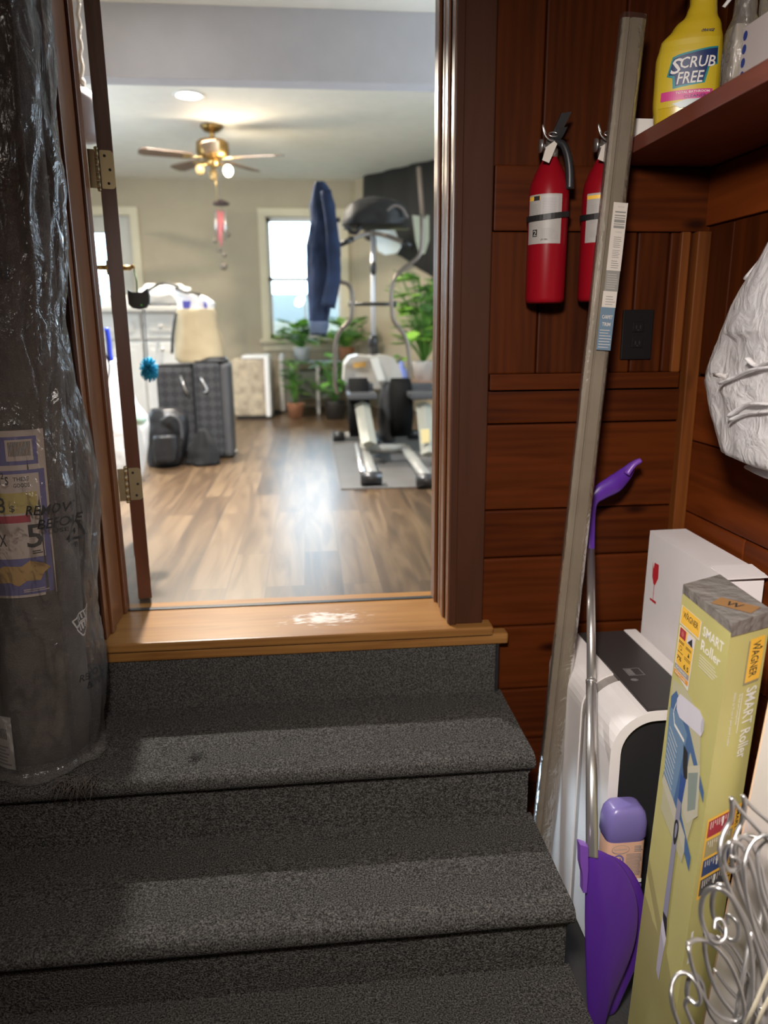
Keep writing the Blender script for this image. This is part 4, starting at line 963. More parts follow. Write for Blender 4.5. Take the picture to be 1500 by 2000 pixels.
for k, mm in enumerate((REDP, plain('printed khaki panel', (.36, .31, .16), .5), plain('printed navy panel', (.03, .06, .17), .5), plain('printed charcoal panel', (.07, .07, .075), .5))):
    v = .452+.053*k; A.rect(.14, v, .84, v+.045, mm)
    A.k += 1
    for j in range(11): A.rect(.20+.055*j, v+.004, .215+.055*j, v+.012+random.random()*.014, WPR, k=A.k)
    A.rect(.50, v+.004, .53, v+.03, WPR, k=A.k)
A.text('SMART SMART SMART', .96, .45, .20, .08, INK, rot=-90)
A.build('colour_panels', rbx); A = FArt(A.fn); A.rect(.1, .76, .165, .86, WPR); A.build('white_mark', rbx)
A = Art(plane_fn((.80, 1.26, -.5175), (.6, -.8, 0), (.8, .6, 0), (0, 0, 1)))
A.rect(-.04, -.025, .035, .02, plain('faded orange print', (.28, .15, .06), .4)); A.text('W', -.02, -.015, .03, .025, INK)
A.build('top_print', tpo)
# ================================================================== WHITE PANEL CARTON (lower right)
wp = thing('white_carton', (.86, 1.0, ZL), 'large plain white carton cut by the right edge of the view', 'box')
t0 = Vector((.842, 1.19, -.672)); b0 = Vector((.770, 1.19, ZL)); dyv = Vector((.03, -.50, 0)); tx = Vector((.10, .006, 0))
w = MB(); w.hexa([b0, b0+dyv, b0+dyv+tx, b0+tx], [t0, t0+dyv, t0+dyv+tx, t0+tx]); w.build('carton', plain('pinkish white carton', (.62, .58, .565), .55), wp)
w = MB(); w.tube([t0+Vector((-.0005, .001, 0)), b0+Vector((-.0005, .001, 0))], .0016, 6); w.build('cut_edge', plain('raw card edge', (.55, .36, .22), .8), wp)
# ================================================================== SPRAY MOP / DUSTPAN
PUR = plain('purple plastic', (.085, .022, .26), .33); PUR2 = plain('light purple plastic', (.17, .06, .38), .35)
mp_ = thing('long_handled_dustpan', (.63, 1.42, ZL), 'purple long handled dustpan leaning behind the wrapped strip', 'dustpan')
Y0 = 1.388
tb = P(1156, 1660, 'y', Y0); tt = P(1154, 1075, 'y', 1.985); mid = tb.lerp(tt, .50)
w = MB(); w.tube([tb-(tt-tb)*.02, mid], .0135, 20); w.tube([mid, tt], .0115, 20); w.tube([mid-(tt-tb)*.006, mid+(tt-tb)*.004], .0142, 20)
w.build('tube_handle', plain('brushed aluminium', (.60, .58, .56), .3, .85), mp_)
hp_ = [P(x, y, 'y', yy) for x, y, yy in ((1154, 1100, 1.975), (1154, 1040, 2.0), (1156, 985, 2.01), (1172, 962, 2.015), (1200, 945, 2.02), (1222, 925, 2.03), (1236, 908, 2.03), (1250, 900, 2.03))]
w = MB(); w.tube(hp_, [.012, .014, .017, .024, .026, .020, .012, .008], 16, samples=0, flat=.5)
g = [hp_[0]]
hc = smooth_curve(hp_, 5); rs = []
ctl = [.011, .012, .015, .024, .028, .021, .011, .009]
for i in range(len(hc)):
    t = i/5; a = int(min(t, 6)); f_ = t-a; rs.append(ctl[a]+(ctl[a+1]-ctl[a])*min(f_, 1))
w = MB(); w.tube(hc, rs, 18, flat=.55); w.build('grip', PUR, mp_)
w = MB(); w.tube(smooth_curve([P(1224, 926, 'y', 2.012), P(1237, 908, 'y', 2.012), P(1251, 899, 'y', 2.012)], 4), [.011, .0095], 12, flat=.8); w.build('grip_pad', PUR2, mp_)
outl = [(1148, 1655), (1176, 1661), (1200, 1675), (1220, 1697), (1236, 1725), (1245, 1755), (1247, 1790), (1243, 1830), (1232, 1870), (1214, 1912), (1196, 1952), (1184, 1990), (1178, 2030), (1176, 2075), (1152, 2080), (1148, 2000), (1144, 1900), (1142, 1800), (1143, 1720)]
cxm = sum(a for a, b in outl)/len(outl); cym = sum(b for a, b in outl)/len(outl)
def blade(outl, Yb, dep, mat, name, th=.006, sc=.5):
    w = MB(); ring0 = [P(a, b, 'y', Yb) for a, b in outl]; ring0 = [Vector((q.x, q.y, max(q.z, ZL+.004))) for q in ring0]
    cc = sum(ring0, Vector())/len(ring0)
    ringm = [cc+(q-cc)*.97+Vector((0, -.006, 0)) for q in ring0]; ringi = [cc+(q-cc)*sc+Vector((0, -dep, 0)) for q in ring0]
    back = [q+Vector((0, th, 0)) for q in ring0]; n = len(ring0)
    vs = ring0+ringm+ringi+[cc+Vector((0, -dep*1.15, 0))]+back+[cc+Vector((0, th, 0))]
    fs = []
    for i in range(n):
        j = (i+1) % n; fs += [(i, j, n+j, n+i), (n+i, n+j, 2*n+j, 2*n+i), (2*n+i, 2*n+j, 3*n), (i, 3*n+1+i, 3*n+1+j, j), (3*n+1+i, 4*n+1, 3*n+1+j)]
    w.add(vs, fs, 0, True); o = w.build(name, mat, mp_); m = o.modifiers.new('s', 'SUBSURF'); m.levels = 1; m.render_levels = 2; return o
blade(outl, Y0-.005, .018, PUR, 'pan')
o2 = [(a+16 if a > 1180 else a+4, b+4) for a, b in outl]
blade(o2, Y0+.022, .004, PUR2 if False else PUR, 'pan_back')
w = MB(); q = [(1133, 1650), (1149, 1655), (1149, 1700), (1146, 1744), (1139, 1744), (1139, 1712), (1134, 1690)]
w.prism([P(a, b, 'y', Y0-.02) for a, b in q], (0, .02, 0)); w.build('clip', PUR2, mp_)
# cleaner bottle
LAVB = plain('lavender plastic', (.165, .135, .36), .33); 
cb0 = P(1217, 1567, 'y', 1.50); cbx = cb0.x+.004; czt = cb0.z
cbt = thing('cleaner_bottle', (cbx, 1.50, czt-.30), 'lavender bottle with peach label held behind the purple pan', 'bottle')
def cbr(z, a, w_, d_, p=.45): return Vector((cbx+w_*math.copysign(abs(math.cos(a))**p, math.cos(a)), 1.50+d_*math.copysign(abs(math.sin(a))**p, math.sin(a)), z))
w = MB(); hb = .245
rings = [[cbr(czt-hb+hb*t, 2*math.pi*k/36, ww, dd_) for k in range(36)] for t, ww, dd_ in ((0, .046, .028), (.03, .050, .031), (.12, .052, .032), (.14, .050, .031), (.20, .048, .030), (.62, .048, .030), (.66, .049, .031), (.68, .052, .033), (.84, .051, .033), (.93, .046, .031), (.985, .036, .026), (1, .026, .02))]
w.loft(rings); w.build('bottle_body', LAVB, cbt)
w = MB(); rings = [[cbr(z, 2*math.pi*k/36, .0488, .0308) for k in range(36)] for z in (czt-hb*.82, czt-hb*.36)]
PEACH = plain('peach label', (.66, .40, .27), .5); w.loft(rings, cap=False, smooth=False); lb = w.build('label', PEACH, cbt)
A = Art(plane_fn((cbx-.046, 1.50-.0312, czt-hb*.82), (1, 0, 0), (0, 0, 1), (0, -1, 0)))
A.disc(.030, .095, .022, .012, GREYINK, 28); A.disc(.030, .095, .0205, .0107, PEACH, 28); A.text('Pure Essentials', .014, .093, .032, .005, GREYINK)
A.disc(.026, .066, .014, .015, LAVB, 24); A.disc(.026, .066, .0095, .0105, PEACH, 24); A.disc(.026, .066, .007, .008, LAVB); A.pol([(.024, .06), (.028, .06), (.029, .072), (.026, .075), (.023, .072)], PEACH)
A.lines(.045, .022, .084, .085, 16, GREYINK, .35, .1); A.lines(.064, .088, .084, .106, 4, GREYINK, .4, .2); A.rect(0, .0, .088, .011, PAPER); A.text('C E B', .03, .002, .05, .007, INK)
A.build('label_print', lb)
# ================================================================== SCROLLED METAL STAND
sm = thing('scrolled_metal_stand', (.72, 1.02, ZL), 'silver scrolled metal stand tangled in front of the white carton', 'metal stand')
cv = lambda u, v: (1080+u/3.5714, 1550+v/3.5714)
curves = [
 (1.00, [(1245, 30), (1250, 110), (1235, 190), (1185, 290), (1165, 400), (1180, 520), (1225, 660), (1290, 820), (1355, 960), (1385, 1100), (1395, 1250), (1380, 1420), (1362, 1560), (1340, 1700)]),
 (1.00, [(1245, 30), (1290, 95), (1350, 165), (1420, 240), (1520, 350)]),
 (1.04, [(1325, 15), (1340, 90), (1320, 190), (1275, 290), (1245, 400), (1262, 540), (1320, 720), (1400, 900), (1480, 1080), (1540, 1200)]),
 (1.04, [(1325, 15), (1370, 75), (1440, 140), (1530, 215)]),
 (.985, [(1520, 980), (1450, 760), (1400, 560), (1350, 420), (1290, 345), (1235, 340), (1198, 395), (1195, 470), (1225, 530), (1275, 532), (1300, 492), (1285, 452), (1245, 442)]),
 (1.03, [(1540, 900), (1480, 650), (1440, 480), (1380, 340), (1310, 300), (1270, 350), (1270, 430), (1310, 480), (1345, 460), (1350, 420)]),
 (.97, [(1530, 300), (1470, 292), (1400, 330), (1350, 420), (1332, 540), (1350, 720), (1400, 920), (1470, 1110), (1540, 1260)]),
 (1.00, [(1540, 350), (1490, 330), (1440, 380), (1425, 470), (1450, 640), (1500, 800)]),
 (1.06, [(1420, 300), (1350, 290), (1300, 330), (1285, 420), (1310, 560), (1370, 760), (1450, 960), (1530, 1130)]),
 (.975, [(1350, 1640), (1385, 1450), (1393, 1250), (1375, 1050), (1330, 880), (1260, 745), (1180, 672), (1105, 662), (1052, 710), (1032, 810), (1045, 910), (1090, 1010), (1150, 1045), (1198, 1010), (1205, 940), (1175, 878), (1135, 885), (1125, 945)]),
 (1.02, [(1480, 1500), (1470, 1300), (1430, 1100), (1370, 930), (1290, 780), (1210, 655), (1150, 640), (1115, 710), (1110, 800), (1130, 880), (1180, 960), (1240, 1020), (1290, 1000), (1290, 910), (1250, 860), (1215, 850), (1220, 900)]),
 (.96, [(940, 1048), (990, 1020), (1060, 1025), (1140, 1075), (1220, 1170), (1285, 1300), (1325, 1440), (1330, 1540), (1285, 1585), (1200, 1570), (1110, 1500), (1030, 1370), (975, 1220), (950, 1110), (940, 1048)]),
 (1.00, [(1055, 1020), (1065, 1130), (1100, 1270), (1160, 1400), (1250, 1520), (1330, 1580)]),
 (1.02, [(1150, 1000), (1230, 1045), (1310, 1160), (1370, 1290), (1410, 1430), (1430, 1600)]),
 (.955, [(990, 1640), (940, 1530), (922, 1465), (950, 1430), (1000, 1470), (1028, 1440), (1010, 1350), (970, 1280), (915, 1248), (860, 1270), (828, 1340), (825, 1430), (850, 1540), (900, 1660)]),
 (.99, [(1180, 1640), (1100, 1540), (1060, 1420), (1040, 1320), (990, 1260), (950, 1290), (935, 1380), (945, 1450)]),
 (1.05, [(1500, 1500), (1420, 1480), (1360, 1380), (1300, 1220), (1230, 1100), (1120, 1000), (1050, 980)]),
 (1.03, [(1350, 470), (1420, 600), (1490, 790), (1560, 980)]),
 (1.01, [(1130, 1230), (1200, 1330), (1280, 1420), (1380, 1500), (1450, 1610)]),
]
for Yc, pts in curves:
    w = MB(); q = [P(*cv(u, v), 'y', Yc+.012*math.sin(i*.9)) for i, (u, v) in enumerate(pts)]
    w.tube(q, .0042, 10, samples=6, flat=.8); w.build('scroll', CHROME, sm)
w = MB()
for (x, y) in ((.70, .99), (.76, 1.05), (.80, .97)): w.tube([(x, y, ZL), (x+.01, y, -1.2), (x+.02, y, -1.0)], .004, 8)
w.tube([(.70, .99, ZL+.006), (.76, 1.05, ZL+.006), (.80, .97, ZL+.006), (.70, .99, ZL+.006)], .004, 8)
w.build('stand_leg', CHROME, sm)
PIV = True
w = MB()
w.tube([P(1452, 2010, 'y', .93), P(1476, 1960, 'y', .93), P(1502, 1900, 'y', .93), P(1560, 1790, 'y', .93)], .0042, 8, flat=.6)
w.tube([P(1470, 2020, 'y', .94), P(1492, 1968, 'y', .94), P(1520, 1918, 'y', .94), P(1570, 1830, 'y', .94)], .0042, 8, flat=.6)
tag(w.build('cream_plastic_strap', plain('cream plastic', (.70, .64, .48), .5)), 'cream plastic strap crossing the bottom right corner', 'strap')
# ================================================================== HANGING PLASTIC BAG
PIV = False
bagm = thing('plastic_grocery_bag', (1.0, 1.55, -.33), 'white plastic grocery bag stuffed with bags hanging on right wall', 'plastic bag')
THB = thinbag('thin white plastic', (.82, .80, .80), .35, .10)
oa = [(1500, 478), (1480, 520), (1450, 575), (1420, 635), (1395, 690), (1377, 735), (1385, 775), (1398, 815), (1408, 845), (1418, 875), (1430, 903), (1450, 916), (1500, 918)]
w = MB(); rings = []
def prof_at(z):
    ps = [P(a, b, 'x', .99) for a, b in oa]
    ys = [(q.z, q.y) for q in ps]
    ys.sort()
    for (za, ya), (zb_, yb_) in zip(ys[:-1], ys[1:]):
        if za <= z <= zb_: return ya+(yb_-ya)*(z-za)/(zb_-za+1e-9)
    return ys[0][1] if z < ys[0][0] else ys[-1][1]
ztop = P(1500, 478, 'x', .99).z; zbot = P(1450, 917, 'x', .99).z
for i in range(61):
    t = i/60; z = zbot+(ztop+.10-zbot)*t
    yl = prof_at(min(max(z, zbot+.002), ztop)); yc = 1.44
    hw = max(.01, yl-yc); dp = .105*min(1, (hw/.25))**.7*(1 if t > .04 else (.5+12*t))
    if z > ztop: hw *= max(.25, 1-(z-ztop)/.12)
    if t < .035: hw *= (.80+.2*t/.035)
    ring = []
    for k in range(72):
        a = 2*math.pi*k/72
        v = Vector((math.cos(a), math.sin(a), z*3)); n1 = abs(mnoise.noise(v*2.3)); n2 = abs(mnoise.noise(Vector((math.cos(a)*5, math.sin(a)*5, z*9))))
        n3 = abs(mnoise.noise(Vector((math.cos(a)*9+z*7, math.sin(a)*9, z*16))))
        am = (1 if math.sin(a) < .6 else .4)*(.35 if z > -.02 else 1.25)
        f_ = 1-(.16*n1+.08*n2+.05*n3)*am
        xx = 1.015+dp*math.cos(a)*f_; yy = yc+hw*math.copysign(abs(math.sin(a))**.8, math.sin(a))*(1-.06*n2)
        ring.append(Vector((min(xx, XR-.015), yy, z)))
    rings.append(ring)
w.loft(rings, 0, True, cap=True); o = w.build('bag_body', THB, bagm)
w = MB()
for dy in (0, .10):
    pts = [Vector((1.0, 1.66-dy, .10)), Vector((1.03, 1.60-dy*.8, .18)), Vector((1.07, 1.54-dy*.4, .25)), Vector((1.105, 1.50, .30))]
    w.tube(pts, [.03, .008], 12, samples=5, flat=.35)
w.build('bag_handle', THB, bagm)
w = MB()
for sd, (y_, z_, a_, b_, c_) in enumerate(((1.60, -.115, .045, .075, .020), (1.53, -.16, .045, .07, .028), (1.50, -.09, .045, .06, .03), (1.44, -.14, .05, .07, .035))):
    crumple(w, (.972, y_, z_), a_, b_, c_, sd+30, .38, 30, 22, 0, False)
w.build('crumpled_bags', thinbag('crumpled white film', (.86, .82, .80), .3, .02), bagm)
for pts_ in (((1408, 748), (1440, 735), (1470, 722), (1515, 716)), ((1425, 812), (1455, 792), (1480, 788), (1515, 790)), ((1428, 820), (1460, 808), (1515, 803)), ((1460, 700), (1480, 715), (1515, 700))):
    w = MB(); w.tube([P(a_, b_, 'x', .908+.006*(i_ % 2)) for i_, (a_, b_) in enumerate(pts_)], [.009, .006], 10, samples=5, flat=.5); w.build('tie_strip', THB, bagm)
w = MB(); w.tube([(XR+.005, 1.50, .30), (XR-.03, 1.50, .295), (XR-.035, 1.50, .315)], .004, 8); tag(w.build('wall_hook', STEEL), 'small metal hook holding the plastic bag', 'hook')
# ================================================================== FAR ROOM
PIV = True
Q = lambda x, y, Y: P(x, y, 'y', Y)
# recessed lamps
LAMPW = plain('lamp disc', (1, 1, 1), .5, emis=(1, .86, .62), estr=22); LAMPN = plain('near lamp disc', (1, 1, 1), .5, emis=(1, .93, .86), estr=30)
for (x, y, r, m_, lab) in ((-.76, 5.80, .085, LAMPW, 'round lit ceiling lamp just beyond the grey beam'), (-.68, 3.75, .085, LAMPN, 'round ceiling lamp above the floor just inside the doorway')):
    t = thing('ceiling_lamp', (x, y, ZC-.01), lab, 'ceiling light')
    w = MB(); w.lathe([(r, .006), (r+.02, .006), (r+.022, .0), (r+.018, -.004), (r, -.002)], (x, y, ZC-.008), 32, cap=False); w.build('trim_ring', WHITE, t)
    w = MB(); w.lathe([(.001, .0), (r, .0), (r, .003), (.001, .003)], (x, y, ZC-.007), 32); w.build('lamp_disc', m_, t)
# ceiling fan
FX, FY = -.704, 6.60
fan = thing('ceiling_fan', (FX, FY, 1.30), 'brass ceiling fan with five dark blades', 'ceiling fan')
w = MB(); w.lathe([(.002, ZC-.001), (.085, ZC-.001), (.085, ZC-.02), (.06, ZC-.045), (.02, ZC-.05), (.02, 1.475), (.10, 1.47), (.128, 1.45), (.13, 1.38), (.115, 1.345), (.06, 1.33), (.002, 1.33)], (FX, FY, 0), 32); w.build('motor_housing', plain('dark antique brass', (.26, .17, .06), .35, .9), fan)
w = MB(); w.lathe([(.002, 1.332), (.045, 1.33), (.05, 1.30), (.035, 1.27), (.002, 1.265)], (FX, FY, 0), 24); w.build('light_hub', BRASS, fan)
BL = plain('fan blade walnut', (.13, .085, .06), .45)
for d in (8, 80, 152, 224, 296):
    a = R(d-22); e1 = Vector((math.cos(a), math.sin(a), 0)); e2 = Vector((-math.sin(a), math.cos(a), .18)).normalized()
    o = Vector((FX, FY, 1.335)); w = MB()
    pts = [(.17, -.045), (.22, -.055), (.53, -.068), (.575, -.05), (.585, 0), (.575, .05), (.53, .068), (.22, .055), (.17, .045)]
    w.prism([o+e1*u+e2*v for u, v in pts], (0, 0, .008)); b_ = w.build('blade', BL, fan)
    w = MB(); w.prism([o+e1*u+e2*v+Vector((0, 0, -.004)) for u, v in ((.09, -.02), (.16, -.012), (.24, -.03), (.24, .03), (.16, .012), (.09, .02))], (0, 0, .004)); w.build('blade_bracket', BRASS, b_)
w = MB(); c = Vector((FX, FY, 1.29))
for d in (-25, 100, 220):
    a = R(d); e1 = Vector((math.cos(a), math.sin(a), 0)); w.tube([c+e1*.03, c+e1*.09+Vector((0, 0, -.01)), c+e1*.12+Vector((0, 0, -.03))], .009, 8)
w.build('light_arm', BRASS, fan)
for d, lit in ((-25, 1), (100, 0), (220, 0)):
    a = R(d); e1 = Vector((math.cos(a), math.sin(a), 0)); w = MB(); cc = c+e1*.13+Vector((0, 0, -.055))
    w.sphere(cc, .036, sc3=(1, 1, 1.2)); w.build('bulb', plain('lit bulb', (1, 1, 1), .5, emis=(1, .82, .55), estr=28) if lit else plain('amber glass shade', (.30, .22, .10), .3), fan)
w = MB(); w.tube([(FX+.01, FY, 1.27), (FX+.01, FY, 1.00)], .0025, 6); w.build('pull_chain', BRASS, fan)
# wind chime
wc = thing('wind_chime', Q(432, 395, 7.2), 'pink tubed wind chime hanging before the far wall', 'wind chime')
w = MB(); a = Q(432, 390, 7.2); w.tube([Vector((a.x, a.y, ZC)), a], .003, 6); w.tube([a, Q(434, 520, 7.2)], .002, 5); w.build('cord', plain('dull cord', (.3, .28, .26), .8), wc)
w = MB(); w.lathe([(.002, .03), (.03, .025), (.075, 0), (.07, -.015), (.002, -.018)], Q(432, 397, 7.2), 20); w.build('chime_top', plain('dark pewter', (.10, .07, .075), .5, .4), wc)
for i, (x, y0_, y1_, m_) in enumerate(((426, 410, 470, 'p'), (434, 412, 452, 'p'), (430, 416, 480, 'p'), (439, 410, 468, 'g'), (421, 412, 462, 'g'))):
    w = MB(); w.tube([Q(x, y0_, 7.2-.02*i), Q(x+2, y1_, 7.2-.02*i)], .011, 8); w.build('chime_tube', plain('pink enamel', (.62, .20, .22), .4) if m_ == 'p' else CHROME, wc)
for (x, y) in ((420, 470), (446, 458), (438, 498), (428, 488), (437, 520)):
    w = MB(); w.sphere(Q(x, y, 7.2), .022 if y < 515 else .034, sc3=(1, .4, 1)); w.build('charm', plain('bronze charm', (.14, .12, .10), .4, .5), wc)
# hanging rope and pot seen in the gap beside the door
hr = thing('hanging_pot', Q(168, 225, 3.35), 'grey pot hanging on a pale rope beside the open door', 'hanging pot')
w = MB(); a = Q(152, 0, 3.35); b = Q(162, 180, 3.35); a2 = a+(a-b)*.45
pts = [a2+(b-a2)*t/24+Vector((.004*math.sin(t*1.7), .004*math.cos(t*1.7), 0)) for t in range(25)]
pts[0].z = ZC; w.tube(pts, .007, 8); w.sphere(Q(160, 160, 3.35), .014); w.build('rope', plain('beige rope', (.55, .48, .40), .9, bump=.5, bscale=120), hr)
c = Q(158, 225, 3.35); w = MB(); w.lathe([(.002, -.10), (.05, -.097), (.066, -.07), (.070, 0), (.066, .05), (.05, .085), (.02, .10), (.002, .10)], c, 28); w.build('pot', plain('mauve grey ceramic', (.20, .17, .17), .5), hr)
# cat wand toy hanging on the lever
ct = thing('cat_toy', Q(270, 585, 3.0), 'grey cat face toy with blue pom hanging from the door lever', 'toy')
w = MB(); w.tube([Q(262, 526, 3.05), Q(267, 550, 3.03), Q(268, 572, 3.02)], .0028, 6); w.build('green_cord', plain('green cord', (.16, .26, .10), .7), ct)
w = MB(); q = [(249, 566), (258, 571), (277, 571), (288, 563), (291, 577), (291, 592), (285, 601), (272, 604), (259, 602), (251, 595), (249, 580)]
w.prism([Q(a, b, 2.99) for a, b in q], (0, .02, 0)); w.build('cat_face', plain('slate felt', (.085, .11, .12), .9), ct)
w = MB(); w.sphere(Q(276, 596, 2.985), .004); w.build('bead', plain('green bead', (.1, .5, .1), .4), ct)
w = MB(); q = [(276, 604), (284, 604), (290, 696), (280, 700)]; w.prism([Q(a, b, 3.0) for a, b in q], (0, .003, 0)); w.build('ribbon', film('clear ribbon', (.9, .93, .95), .05, .25, 40, .3, .2, (.8, .85, .88)), ct)
w = MB(); c = Q(291, 722, 3.0)
for k in range(260):
    d = Vector((random.gauss(0, 1), random.gauss(0, 1), random.gauss(0, 1))).normalized(); w.tube([c+Vector((-.002, 0, 0)), c+Vector((d.x*.036, d.y*.036, d.z*.05))], [.0035, .0012], 4)
w.build('blue_pom', plain('turquoise fluff', (.02, .36, .58), .9), ct)
# white cabinet
cabm = plain('white cabinet paint', (.74, .73, .70), .45)
x0, x1 = -1.62, -.93; y0, y1 = 6.0, 6.5; ztp = Q(300, 598, 6.0).z
cab = thing('white_cabinet', ((x0+x1)/2, 6.25, ZF), 'white base cabinet with panelled drawer and door by left wall', 'cabinet')
MB().box(x0+.02, x1-.02, y0+.02, y1, ZF+.0, ztp-.04, bev=.004).build('body', cabm, cab)
MB().box(x0-.01, x1+.01, y0-.02, y1+.02, ztp-.04, ztp, bev=.006).build('cabinet_top', plain('pale worktop', (.66, .64, .60), .35), cab)
for (a, b, c_, d_, nm) in ((x0+.05, x0+.36, ztp-.24, ztp-.06, 'drawer'), (x0+.38, x1-.04, ztp-.24, ztp-.06, 'drawer'), (x0+.05, x0+.36, ZF+.08, ztp-.27, 'door'), (x0+.38, x1-.04, ZF+.08, ztp-.27, 'door')):
    w = MB(); w.box(a, b, y0, y0+.022, c_, d_, bev=.004); w.box(a+.05, b-.05, y0-.004, y0+.004, c_+.05, d_-.05, bev=.003); p_ = w.build(nm, cabm, cab)
    w = MB(); w.sphere(((a+b)/2, y0-.018, (c_+d_)/2 if nm == 'drawer' else d_-.05), .014); w.tube([((a+b)/2, y0, (c_+d_)/2 if nm == 'drawer' else d_-.05), ((a+b)/2, y0-.015, (c_+d_)/2 if nm == 'drawer' else d_-.05)], .006, 8); w.build('knob', STEEL, p_)
# things on the cabinet
w = MB(); rings = []
w = MB(); crumple(w, (-1.10, 6.2, ztp+.085), .20, .15, .09, 3); tag(w.build('white_sack', plain('white sack', (.80, .78, .76), .6)), 'white crumpled sack lying on the white cabinet', 'sack')
w = MB(); w.box(-1.55, -1.30, 6.1, 6.4, ztp, ztp+.08, bev=.01); tag(w.build('folded_papers', plain('cream papers', (.72, .66, .6), .7)), 'stack of cream papers on the left of the white cabinet', 'papers')
w = MB(); w.tube([(-1.33, 6.03, ztp+.012), (-1.1, 6.02, ztp+.16), (-.95, 6.04, ztp+.14)], .012, 8, samples=4); tag(w.build('dark_strap', BLACK), 'dark strap lying over the sack on the white cabinet', 'strap')
# blue handled item + red item in the gap
w = MB(); w.tube([Q(208, 640, 3.9), Q(212, 665, 3.9), Q(214, 690, 3.9), Q(218, 705, 3.9)], .013, 10, flat=.6, samples=4)
bh = thing('cleaning_tool', Q(212, 700, 3.9), 'blue handled cleaning tool resting in the white bag by the door', 'tool')
w.build('blue_grip', plain('bright blue plastic', (.02, .05, .55), .4), bh)
w = MB(); w.tube([Q(192, 640, 3.9), Q(200, 680, 3.9), Q(214, 715, 3.9), Q(206, 760, 3.9)], .005, 8, samples=4); w.build('dark_wire', BLACK, bh)
# white plastic bag by the door
wbg = thing('white_plastic_sack', Q(240, 930, 4.55), 'big white plastic sack with mint patch standing behind the open door', 'plastic sack')
def outline_loft(rows, Y, dep, seed=0, am=.08, seg=28, clampz=None, dy=None):
    mb = MB(); rr = []
    rows2 = []
    for i in range(len(rows)-1):
        for j in range(4):
            t = j/4; rows2.append([rows[i][k]+(rows[i+1][k]-rows[i][k])*t for k in range(3)])
    rows2.append(list(rows[-1]))
    for i, (y, xl, xr) in enumerate(rows2):
        l = Q(xl, y, Y); r = Q(xr, y, Y); c = (l+r)/2; hw = (r-l).length/2; d = min(dep, dep*(.35+hw/dep*.5)) if dep > 0 else .01
        ring = []
        for k in range(seg):
            a = 2*math.pi*k/seg; n_ = mnoise.noise(Vector((math.cos(a)*1.7+seed, math.sin(a)*1.7, c.z*4)))-abs(mnoise.noise(Vector((math.cos(a)*4, math.sin(a)*4+seed, c.z*9))))
            q = c+Vector((hw*math.cos(a), d*math.copysign(abs(math.sin(a))**.7, math.sin(a))*(1+am*3*n_), 0)); q.x += am*hw*.3*n_*math.cos(a)
            if clampz is not None: q.z = max(q.z, clampz)
            ring.append(q)
        rr.append(ring)
    mb.loft(rr, 0, True); return mb
zb_ = ZF+.002
outline_loft([(700, 195, 225), (740, 178, 246), (790, 165, 268), (815, 160, 288), (830, 160, 291), (870, 165, 289), (905, 170, 284), (930, 180, 279)], 4.55, .16, 2, .05, clampz=zb_).build('sack_body', thinbag('milky white plastic', (.86, .86, .86), .35, .05), wbg)
w = MB(); c = Q(272, 815, 4.40); w.sphere(c, .06, sc3=(.7, .5, .8)); w.build('mint_patch', plain('pale mint plastic', (.55, .80, .72), .4), wbg)
# charcoal suitcase
def quilt():
    m, nt, b = new_mat('charcoal quilted cloth'); N = nt.nodes; K = nt.links
    tc = N.new('ShaderNodeTexCoord'); mp = N.new('ShaderNodeMapping'); mp.inputs['Rotation'].default_value = (0, R(45), 0); mp.inputs['Scale'].default_value = (22, 22, 22)
    ck = N.new('ShaderNodeTexChecker'); ck.inputs[1].default_value = (.050, .050, .053, 1); ck.inputs[2].default_value = (.026, .026, .029, 1); ck.inputs['Scale'].default_value = 1.0
    K.new(tc.outputs['Object'], mp.inputs[0]); K.new(mp.outputs[0], ck.inputs[0]); K.new(ck.outputs[0], b.inputs['Base Color']); b.inputs['Roughness'].default_value = .75; return m
QU = quilt()
sc_ = thing('quilted_hamper', (-.69, 5.4, ZF), 'tall charcoal quilted case standing on the floor by the cabinet', 'suitcase')
zt2 = Q(415, 708, 5.25).z; xa, xb = Q(382, 800, 5.25).x, Q(450, 800, 5.25).x
MB().box(xa, xb-.055, 5.24, 5.55, ZF+.012, zt2, bev=.03).build('case_front', QU, sc_)
MB().box(xb-.06, xb, 5.25, 5.54, ZF+.012, zt2-.006, bev=.028).build('case_side', plain('charcoal shell', (.07, .07, .075), .55), sc_)
MB().box(xa+.01, xb-.02, 5.26, 5.53, zt2, zt2+.012, bev=.004).build('rim', BLACK, sc_)
w = MB(); w.tube([(xa+.05, 5.24, zt2-.10), (xa+.09, 5.225, zt2-.18), (xa+.07, 5.24, zt2-.2)], .008, 6, samples=3); w.build('zip_pull', CHROME, sc_)
s2 = thing('quilted_bag', (-.95, 5.5, ZF), 'wide charcoal quilted bag left of the tall case', 'bag')
zt3 = Q(350, 716, 5.3).z; xa2 = Q(308, 800, 5.3).x
MB().box(xa2, xa-.01, 5.30, 5.58, ZF+.012, zt3, bev=.035).build('bag_body', QU, s2)
MB().box(xa2+.01, xa-.02, 5.32, 5.56, zt3-.002, zt3+.012, bev=.004).build('rim', BLACK, s2)
w = MB(); w.tube([(xa2+.17, 5.30, zt3-.06), (xa2+.20, 5.285, zt3-.16), (xa2+.22, 5.29, zt3-.20)], .007, 6); w.build('strap', STEEL, s2)
bpk = thing('black_backpack', (-1.0, 5.05, ZF), 'small black backpack on the floor before the quilted bag', 'backpack')
PH = plain('black nylon', (.012, .012, .014), .4, bump=.4, bscale=30)
w = outline_loft([(798, 296, 345), (812, 290, 366), (840, 286, 370), (870, 286, 366), (900, 288, 358), (916, 296, 345)], 5.05, .12, 4, .06, clampz=zb_); w.build('pack_body', PH, bpk)
